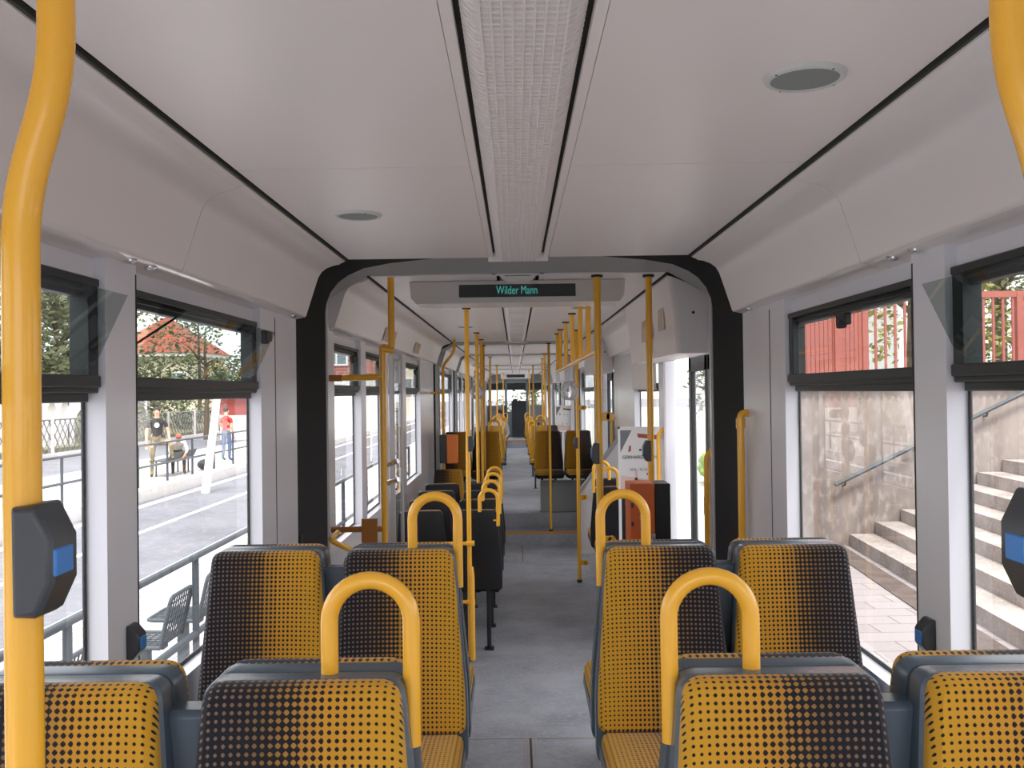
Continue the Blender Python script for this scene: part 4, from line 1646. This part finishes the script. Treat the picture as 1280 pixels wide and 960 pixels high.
tag(root, 'white arcaded wall behind the lattice fence, left', 'wall')


# house with the red hipped roof
def house(x0, x1, y0, y1, zg, ze, za, wallm, roofm, label, name='house', wins=()):
    root = empty(name, ((x0 + x1) / 2, (y0 + y1) / 2, zg))
    hx, hy = (x1 - x0) / 2, (y1 - y0) / 2
    mb = MB()
    mb.box(-hx, hx, -hy, hy, 0, ze - zg)
    mb.build('walls', wallm, root)
    mb = MB()
    o_ = 0.5
    a_ = [(-hx - o_, -hy - o_, ze - zg), (hx + o_, -hy - o_, ze - zg), (hx + o_, hy + o_, ze - zg), (-hx - o_, hy + o_, ze - zg)]
    r_ = max(0.0, hy - hx)
    ap = [(0, -r_ - 0.01, za - zg), (0, r_ + 0.01, za - zg)]
    if roofm is not None:
        mb.add(a_ + ap, [(0, 1, 4), (1, 2, 5, 4), (2, 3, 5), (3, 0, 4, 5), (3, 2, 1, 0)])
        mb.build('roof', roofm, root, smooth=0)
        mb = MB()
        mb.box(-hx - o_ * 0.8, hx + o_ * 0.8, -hy - o_ * 0.8, hy + o_ * 0.8, ze - zg - 0.3, ze - zg)
        mb.build('eaves', M['white_wall'], root)
    for (fx, fz, w, h) in wins:
        mb = MB()
        mb.box(fx - w / 2 - 0.12, fx + w / 2 + 0.12, -hy - 0.08, -hy, fz - 0.12, fz + h + 0.12)
        fr = mb.build('window', M['white'], root)
        mb = MB()
        mb.box(fx - w / 2, fx - 0.05, -hy - 0.1, -hy - 0.07, fz, fz + h)
        mb.box(fx + 0.05, fx + w / 2, -hy - 0.1, -hy - 0.07, fz, fz + h)
        mb.build('pane', M['pane_dark'], fr)
    tag(root, label, 'house', 'houses along the street')
    return root


house(-33.9, -26.5, 76, 84, 0, 5.6, 8.9, M['cream'], M['roof'], 'cream house with red hipped roof beyond the trees', wins=((2.2, 2.4, 1.2, 1.5), (-1.2, 2.4, 1.2, 1.5)))
b_ = house(-13.4, -9.6, 58, 68, -0.4, 9.5, 12, M['brick'], M['roof'], 'red brick house with white window frames down the street', wins=((0.25, 4.3, 1.2, 1.1), (-1.3, 4.3, 0.8, 1.1), (0.25, 6.8, 1.2, 1.2)))
mb = MB()
mb.box(-1.95, 1.95, -5.05, 5.0, 0, 3.3)
mb.build('ground_storey', M['white_wall'], b_)
house(-15.0, -8.6, 92, 104, -0.4, 11.5, 14, M['render'], M['roof'], 'pale tall house closing the view down the street', wins=((1.5, 2.0, 1.3, 1.8), (-1.0, 2.0, 1.3, 1.8), (1.5, 5.4, 1.3, 1.8), (-1.0, 5.4, 1.3, 1.8)))
# red kiosk behind the person in red
root = empty('kiosk', (-13.6, 46.5, -0.2))
mb = MB()
mb.box(-1.1, 1.1, -0.8, 0.8, 0, 1.2)
mb.build('counter', M['white_wall'], root)
mb = MB()
mb.box(-1.1, 1.1, -0.8, 0.8, 1.2, 2.3)
mb.box(-1.3, 1.3, -1.1, 0.9, 2.2, 2.4)
mb.build('booth', M['kiosk'], root)
tag(root, 'small red kiosk behind the person in the red shirt', 'kiosk')

# right side
pr = MB()
pr.box(1.35, 60, -12, 13.0, -0.45, -0.25)
struct(pr.build('pavement.001', M['paving_r']), 'pale slab pavement outside the right windows', 'pavement')
# far pavement past the retaining wall
pr = MB()
pr.box(1.35, 60, 13.0, 120, -0.45, -0.25)
struct(pr.build('pavement.002', M['kerb']), 'bright pavement beyond the right doors', 'pavement')
rw = MB()
rw.prism([(3.95, 13.0, -0.25), (16, 13.0, -0.25), (16, 24, -0.25), (12, 24, -0.25), (4.0, 13.6, -0.25)], (0, 0, 2.2))
struct(rw.build('retaining_wall', M['concrete']), 'stained concrete retaining wall behind the outside stairs', 'wall')
cp_ = MB()
cp_.box(3.9, 16, 12.94, 13.3, 1.95, 2.06)
x = 3.95
while x < 12:
    cp_.box(x, x + 0.05, 12.915, 12.945, 1.955, 2.05)
    x += 0.1
struct(cp_.build('coping', M['kerb']), 'pale ribbed coping on the retaining wall', 'coping')
sp_ = MB()
N_ST = 13
for k in range(N_ST):
    xa = 4.68 + k * 0.36
    za = -0.25
    zb = -0.25 + 0.17 * (k + 1)
    y1_, y0_ = 12.98, 3.0
    sh_ = 0.085 * (y1_ - y0_)
    sp_.prism([(xa, y1_, za), (xa + 0.42, y1_, za), (xa + 0.42 - sh_, y0_, za), (xa - sh_, y0_, za)], (0, 0, zb - za))
struct(sp_.build('stairs', M['step_stone']), 'worn stone stairs climbing to the right outside the windows', 'stairs')
gt = MB()
gt.prism([(4.58, 12.98, -0.25), (4.30, 12.98, -0.25), (3.42, 3.0, -0.25), (3.72, 3.0, -0.25)], (0, 0, 0.012))
struct(gt.build('gutter', M['gutter']), 'brown setts strip at the foot of the stairs', 'gutter')
root = empty('wall_handrail', (4.45, 12.88, 0.62))
mb = MB()
mb.tube([(0, 0, 0), (4.4, 0, 2.08)], 0.028, 10)
mb.build('rail', M['rail_grey'], root, smooth=60)
for k in range(5):
    mb = MB()
    xx = 0.15 + k * 1.0
    mb.tube([(xx, 0, xx * 0.4727), (xx, 0.04, xx * 0.4727 - 0.08), (xx, 0.12, xx * 0.4727 - 0.08)], 0.014, 8)
    mb.build('bracket', M['rail_grey'], root, smooth=60)
tag(root, 'grey metal handrail rising along the concrete wall', 'handrail')
# red fences on the wall
root = empty('board_fence', (3.98, 13.15, 2.06))
mb = MB()
for k in range(16):
    mb.box(k * 0.062, k * 0.062 + 0.054, -0.012, 0.012, 0.03, 1.32)
mb.build('boards', M['red_wood'], root)
mb = MB()
mb.box(0, 1.0, 0.012, 0.05, 0.2, 0.28)
mb.box(0, 1.0, 0.012, 0.05, 1.0, 1.08)
mb.box(0.58, 0.68, -0.05, 0.03, 0, 1.36)
mb.build('rails', M['red_wood'], root)
tag(root, 'close-boarded red wooden fence on the retaining wall', 'fence')
root = empty('picket_railing', (5.0, 13.15, 2.06))
mb = MB()
for k in range(48):
    mb.box(k * 0.14, k * 0.14 + 0.03, -0.015, 0.015, 0.08, 1.2)
mb.build('pickets', M['red_wood'], root)
mb = MB()
mb.box(0, 6.8, -0.03, 0.03, 1.18, 1.27)
mb.box(0, 6.8, -0.02, 0.02, 0.06, 0.11)
mb.build('rail', M['red_wood'], root)
for k in range(4):
    mb = MB()
    mb.box(k * 2.2 - 0.04, k * 2.2 + 0.04, -0.04, 0.04, 0, 1.25)
    mb.build('post', M['red_wood'], root)
tag(root, 'red open picket railing on the retaining wall', 'railing')
tree(7.6, 17.5, 1.95, 5.5, 2.4, 3600, M['leaf3'], 'yellow-green tree behind the red picket railing', 0.18, 0.22, 0.9, 0.12, 'trees above the retaining wall')
tree(11.2, 21.3, 1.95, 6.2, 2.4, 3600, M['leaf2'], 'olive tree right of the yellow-green one behind the picket railing', 0.18, 0.22, 0.9, 0.12, 'trees above the retaining wall')
tree(7.2, 31.0, -0.25, 6.5, 1.7, 1500, M['leaf'], 'leafy tree visible past the first right door', 0.16, 0.3, 0.9, 0.2, 'trees above the retaining wall')
house(12.5, 22, 30, 40, 1.9, 7.5, 10, M['white_wall'], M['roof'], 'white house behind the trees above the retaining wall', wins=((-3.2, 1.0, 1.2, 1.6), (0, 1.0, 1.2, 1.6), (-3.2, 3.4, 1.2, 1.6)))
mb = MB()
for k in range(90):
    a_ = random.uniform(0, 2 * math.pi)
    mb.ball((random.uniform(-0.5, 0.5), random.uniform(-2.5, 2.5), random.uniform(0.1, 0.75)), random.uniform(0.12, 0.25), 6, 4)
hg = mb.build('hedge', mat('hedge_green', srgb(132, 170, 84), 0.8, var=0.3, scale=6), smooth=60)
hg.location = (4.9, 20.0, -0.25)
tag(hg, 'bright green low hedge outside past the first right door', 'hedge')


# ------------------------------------------------------------------ people
def skin_body(name, joints, edges, regions, parent=None):
    """joints: name -> (pos, radius); one continuous skinned surface; regions: material per joint name"""
    names_ = list(joints)
    me = bpy.data.meshes.new(name)
    me.from_pydata([joints[k][0] for k in names_], [(names_.index(a), names_.index(b)) for a, b in edges], [])
    o = bpy.data.objects.new(name, me)
    C.objects.link(o)
    md = o.modifiers.new('skin', 'SKIN')
    md.use_smooth_shade = True
    for i, k in enumerate(names_):
        r_ = joints[k][1]
        sv = me.skin_vertices[0].data[i]
        sv.radius = r_ if isinstance(r_, tuple) else (r_, r_)
        sv.use_root = (k == 'pelvis')
    sb = o.modifiers.new('sub', 'SUBSURF')
    sb.levels = 1
    sb.render_levels = 1
    dg = bpy.context.evaluated_depsgraph_get()
    ev = o.evaluated_get(dg)
    nm = bpy.data.meshes.new_from_object(ev)
    o.modifiers.clear()
    o.data = nm
    nm.name = name
    mats = []
    for k in names_:
        q = regions(k)
        if q not in mats:
            mats.append(q)
    nm.materials.clear()
    for q in mats:
        nm.materials.append(q)
    segs = [(Vector(joints[a][0]), Vector(joints[b][0]), a, b) for a, b in edges]
    for p in nm.polygons:
        c = p.center
        best = None
        for A, B, a, b in segs:
            ab = B - A
            t = max(0, min(1, (c - A).dot(ab) / max(1e-9, ab.length_squared)))
            d = (A + ab * t - c).length
            if best is None or d < best[0]:
                best = (d, a if t < 0.5 else b)
        p.material_index = mats.index(regions(best[1]))
        p.use_smooth = True
    if parent is not None:
        o.parent = parent
    return o


def person(loc, rz, pose, cols, label, hair_m, group=None):
    """pose gives joint positions in the person's own frame, facing -Y, feet at z = 0"""
    P = pose
    J = {}

    def j(n, p, r_):
        J[n] = (p, r_)
    j('pelvis', P['pelvis'], (0.15, 0.11))
    j('waist', P['waist'], (0.135, 0.10))
    j('chest', P['chest'], (0.165, 0.115))
    j('neckb', P['neckb'], 0.07)
    j('neck', P['neck'], 0.055)
    j('head', P['head'], (0.075, 0.09))
    j('crown', P['crown'], (0.062, 0.075))
    E = [('pelvis', 'waist'), ('waist', 'chest'), ('chest', 'neckb'), ('neckb', 'neck'), ('neck', 'head'), ('head', 'crown')]
    for s in 'lr':
        j(s + 'sh', P[s + 'sh'], 0.062)
        j(s + 'el', P[s + 'el'], 0.044)
        j(s + 'wr', P[s + 'wr'], 0.030)
        j(s + 'palm', P[s + 'palm'], (0.036, 0.020))
        E += [('chest', s + 'sh'), (s + 'sh', s + 'el'), (s + 'el', s + 'wr'), (s + 'wr', s + 'palm')]
        j(s + 'hip', P[s + 'hip'], 0.098)
        j(s + 'kn', P[s + 'kn'], 0.066)
        j(s + 'an', P[s + 'an'], 0.046)
        j(s + 'toe', P[s + 'toe'], (0.042, 0.034))
        E += [('pelvis', s + 'hip'), (s + 'hip', s + 'kn'), (s + 'kn', s + 'an'), (s + 'an', s + 'toe')]
        w, pm = Vector(P[s + 'wr']), Vector(P[s + 'palm'])
        d = (pm - w).normalized()
        side = d.cross(Vector((0, 1, 0)))
        side = side.normalized() if side.length > 0.1 else Vector((1, 0, 0))
        nrm = d.cross(side).normalized()
        for k, (off, ln) in enumerate(((-0.030, 0.055), (-0.010, 0.070), (0.010, 0.066), (0.029, 0.050))):
            a = pm + side * off + d * 0.03
            b = a + d * ln * 0.5 + nrm * 0.008
            c = b + d * ln * 0.4 + nrm * 0.018
            j('%sf%da' % (s, k), tuple(a), 0.010)
            j('%sf%db' % (s, k), tuple(b), 0.009)
            j('%sf%dc' % (s, k), tuple(c), 0.007)
            E += [(s + 'palm', '%sf%da' % (s, k)), ('%sf%da' % (s, k), '%sf%db' % (s, k)), ('%sf%db' % (s, k), '%sf%dc' % (s, k))]
        inn = -1 if s == 'l' else 1
        a = pm + side * 0.036 * inn - d * 0.01
        b = a + side * 0.02 * inn + d * 0.035
        j(s + 'tha', tuple(a), 0.012)
        j(s + 'thb', tuple(b), 0.009)
        E += [(s + 'palm', s + 'tha'), (s + 'tha', s + 'thb')]

    def reg(k):
        if k in ('waist', 'chest', 'neckb') or k[1:] in ('sh',):
            return cols['top']
        if k[1:] == 'el':
            return cols.get('sleeve', M['skin'])
        if k == 'pelvis' or k[1:] in ('hip', 'kn', 'an'):
            return cols['legs']
        if k[1:] == 'toe':
            return M['shoe']
        return M['skin']
    body = skin_body('person', J, E, reg)
    # face and hair
    hd_, cw = Vector(P['head']), Vector(P['crown'])
    up = (cw - hd_).normalized()
    fwd = Vector(P.get('look', (0, -1, 0)))
    fwd = (fwd - up * fwd.dot(up)).normalized()
    rt = fwd.cross(up).normalized()
    mc = hd_ + up * 0.03
    rot = Matrix((rt, -fwd, up)).transposed()
    h_ = MB()
    h_.ball(mc + up * 0.062 - fwd * 0.034, (0.083, 0.088, 0.082), 14, 10, 0, rot)
    hair = h_.build('hair', hair_m, body, smooth=80)
    h_ = MB()
    h_.ball(mc + fwd * 0.095 - up * 0.005, (0.013, 0.018, 0.022), 8, 6, 0, rot)
    for s in (-1, 1):
        h_.ball(mc + rt * 0.082 * s - up * 0.005, (0.010, 0.022, 0.03), 8, 6, 0, rot)
    h_.build('face', M['skin'], body, smooth=80)
    h_ = MB()
    for s in (-1, 1):
        h_.ball(mc + rt * 0.032 * s + fwd * 0.084 + up * 0.02, (0.012, 0.006, 0.007), 8, 6, 0, rot)
    h_.ball(mc + fwd * 0.088 - up * 0.045, (0.022, 0.006, 0.005), 8, 6, 0, rot)
    h_.build('eyes_and_mouth', M['hair_dark'], body, smooth=80)
    body.location = loc
    body.rotation_euler = (0, 0, rz)
    tag(body, label, 'person', group)
    return body


stand = dict(pelvis=(0, 0, 0.95), waist=(0, 0, 1.10), chest=(0, 0.0, 1.34), neckb=(0, 0.01, 1.48), neck=(0, 0, 1.55), head=(0, -0.02, 1.63), crown=(0, -0.01, 1.74),
             lsh=(0.19, 0, 1.42), lel=(0.25, 0.02, 1.13), lwr=(0.24, -0.05, 0.88), lpalm=(0.24, -0.07, 0.80),
             rsh=(-0.19, 0, 1.42), rel=(-0.25, 0.02, 1.13), rwr=(-0.25, -0.05, 0.88), rpalm=(-0.25, -0.07, 0.80),
             lhip=(0.10, 0, 0.90), lkn=(0.12, -0.02, 0.50), lan=(0.13, 0.02, 0.09), ltoe=(0.14, -0.13, 0.035),
             rhip=(-0.10, 0, 0.90), rkn=(-0.12, -0.02, 0.50), ran=(-0.13, 0.02, 0.09), rtoe=(-0.14, -0.13, 0.035))
p1 = dict(stand)
p1.update(lkn=(0.33, -0.24, 0.88), lan=(0.36, -0.20, 0.50), ltoe=(0.42, -0.30, 0.455), lel=(0.27, 0.0, 1.15), lwr=(0.30, -0.16, 0.96), lpalm=(0.30, -0.22, 0.91))
o = person((-9.72, 24.9, -0.20), R(20), p1, dict(top=M['tee_black'], legs=M['camo']), 'person in black T-shirt with one foot on the bench', M['hair_dark'])
o.scale = (1.06, 1.06, 1.06)
mb = MB()
mb.disc((0.0, -0.128, 1.33), (0, -1, 0), 0.062, 0.012, 20)
mb.build('shirt_print', M['white'], o)
p2 = dict(pelvis=(0, 0.05, 0.56), waist=(0, -0.02, 0.70), chest=(0, -0.20, 0.86), neckb=(0, -0.30, 0.93), neck=(0, -0.35, 0.95), head=(0, -0.42, 0.98), crown=(0, -0.50, 1.04), look=(0, -0.6, -0.8),
          lsh=(0.18, -0.22, 0.88), lel=(0.24, -0.34, 0.66), lwr=(0.14, -0.46, 0.52), lpalm=(0.10, -0.50, 0.46),
          rsh=(-0.18, -0.22, 0.88), rel=(-0.24, -0.34, 0.66), rwr=(-0.14, -0.46, 0.52), rpalm=(-0.10, -0.50, 0.46),
          lhip=(0.10, 0.0, 0.54), lkn=(0.15, -0.42, 0.54), lan=(0.15, -0.40, 0.10), ltoe=(0.16, -0.54, 0.035),
          rhip=(-0.10, 0.0, 0.54), rkn=(-0.15, -0.42, 0.54), ran=(-0.15, -0.40, 0.10), rtoe=(-0.16, -0.54, 0.035))
person((-9.62, 26.1, -0.20), R(25), p2, dict(top=M['shirt_white'], sleeve=M['shirt_white'], legs=M['hair_dark']), 'person in white shirt sitting bent forward on the bench', M['hair_red'])
p3 = dict(stand)
p3.update(lel=(0.26, -0.05, 1.16), lwr=(0.14, -0.22, 1.08), lpalm=(0.10, -0.27, 1.08), look=(0, -1, 0))
person((-9.7, 30.8, -0.20), R(160), p3, dict(top=M['tee_red'], legs=M['jeans']), 'person in red T-shirt and blue jeans standing with back turned', M['hair_dark'])
# bench
root = empty('street_bench', (-9.62, 25.75, -0.20))
mb = MB()
pr_ = [(-0.28, 0.44), (-0.22, 0.455), (0.16, 0.44), (0.26, 0.50), (0.33, 0.66)]
lo = []
for yy in (-1.0, 1.0):
    lo.append([(x, yy, z) for x, z in pr_] + [(x, yy, z - 0.03) for x, z in reversed(pr_)])
# profile runs across the bench, back towards the street
mb.loft(lo, True, (True, True))
mb.build('seat', M['bench_dark'], root)
for yy in (-0.8, 0.8):
    mb = MB()
    mb.tube([(-0.15, yy, 0), (-0.15, yy, 0.43)], 0.025, 8)
    mb.tube([(0.15, yy, 0), (0.15, yy, 0.42)], 0.025, 8)
    mb.build('leg', M['bench_dark'], root)
tag(root, 'dark street bench with curled edge behind the far railing', 'bench')
# bag under the bench
mb = MB()
mb.ball((0, 0, 0.16), (0.22, 0.30, 0.16), 14, 10)
bg = mb.build('bag', M['black_box'], smooth=80)
bg.location = (-9.2, 27.2, -0.20)
tag(bg, 'dark bag lying on the ground by the bench', 'bag')
# slanting white tube standing in for a reflection in the window
mb = MB()
mb.tube([(-7.78, 23.0, -0.45), (-7.44, 23.0, 2.1)], [0.11, 0.085], 14)
tag(mb.build('reflection_streak', M['white_wall'], smooth=60), 'slanting white tube standing in for a reflection in the second left window', 'reflection')
# passenger far down the tram
p4 = dict(pelvis=(0, -0.12, 0.60), waist=(0, -0.10, 0.76), chest=(0, -0.09, 0.98), neckb=(0, -0.09, 1.12), neck=(0, -0.1, 1.18), head=(0, -0.12, 1.26), crown=(0, -0.12, 1.37),
          lsh=(0.18, -0.09, 1.06), lel=(0.23, -0.14, 0.80), lwr=(0.14, -0.34, 0.70), lpalm=(0.11, -0.40, 0.68),
          rsh=(-0.18, -0.09, 1.06), rel=(-0.23, -0.14, 0.80), rwr=(-0.14, -0.34, 0.70), rpalm=(-0.11, -0.40, 0.68),
          lhip=(0.10, -0.16, 0.60), lkn=(0.13, -0.54, 0.60), lan=(0.13, -0.54, 0.10), ltoe=(0.14, -0.68, 0.035),
          rhip=(-0.10, -0.16, 0.60), rkn=(-0.13, -0.54, 0.60), ran=(-0.13, -0.54, 0.10), rtoe=(-0.14, -0.68, 0.035))
person((-0.42, 23.98, 0.10), 0, p4, dict(top=M['grey_top'], sleeve=M['grey_top'], legs=M['jeans']), 'distant seated passenger with dark hair and grey top', M['hair_dark'])
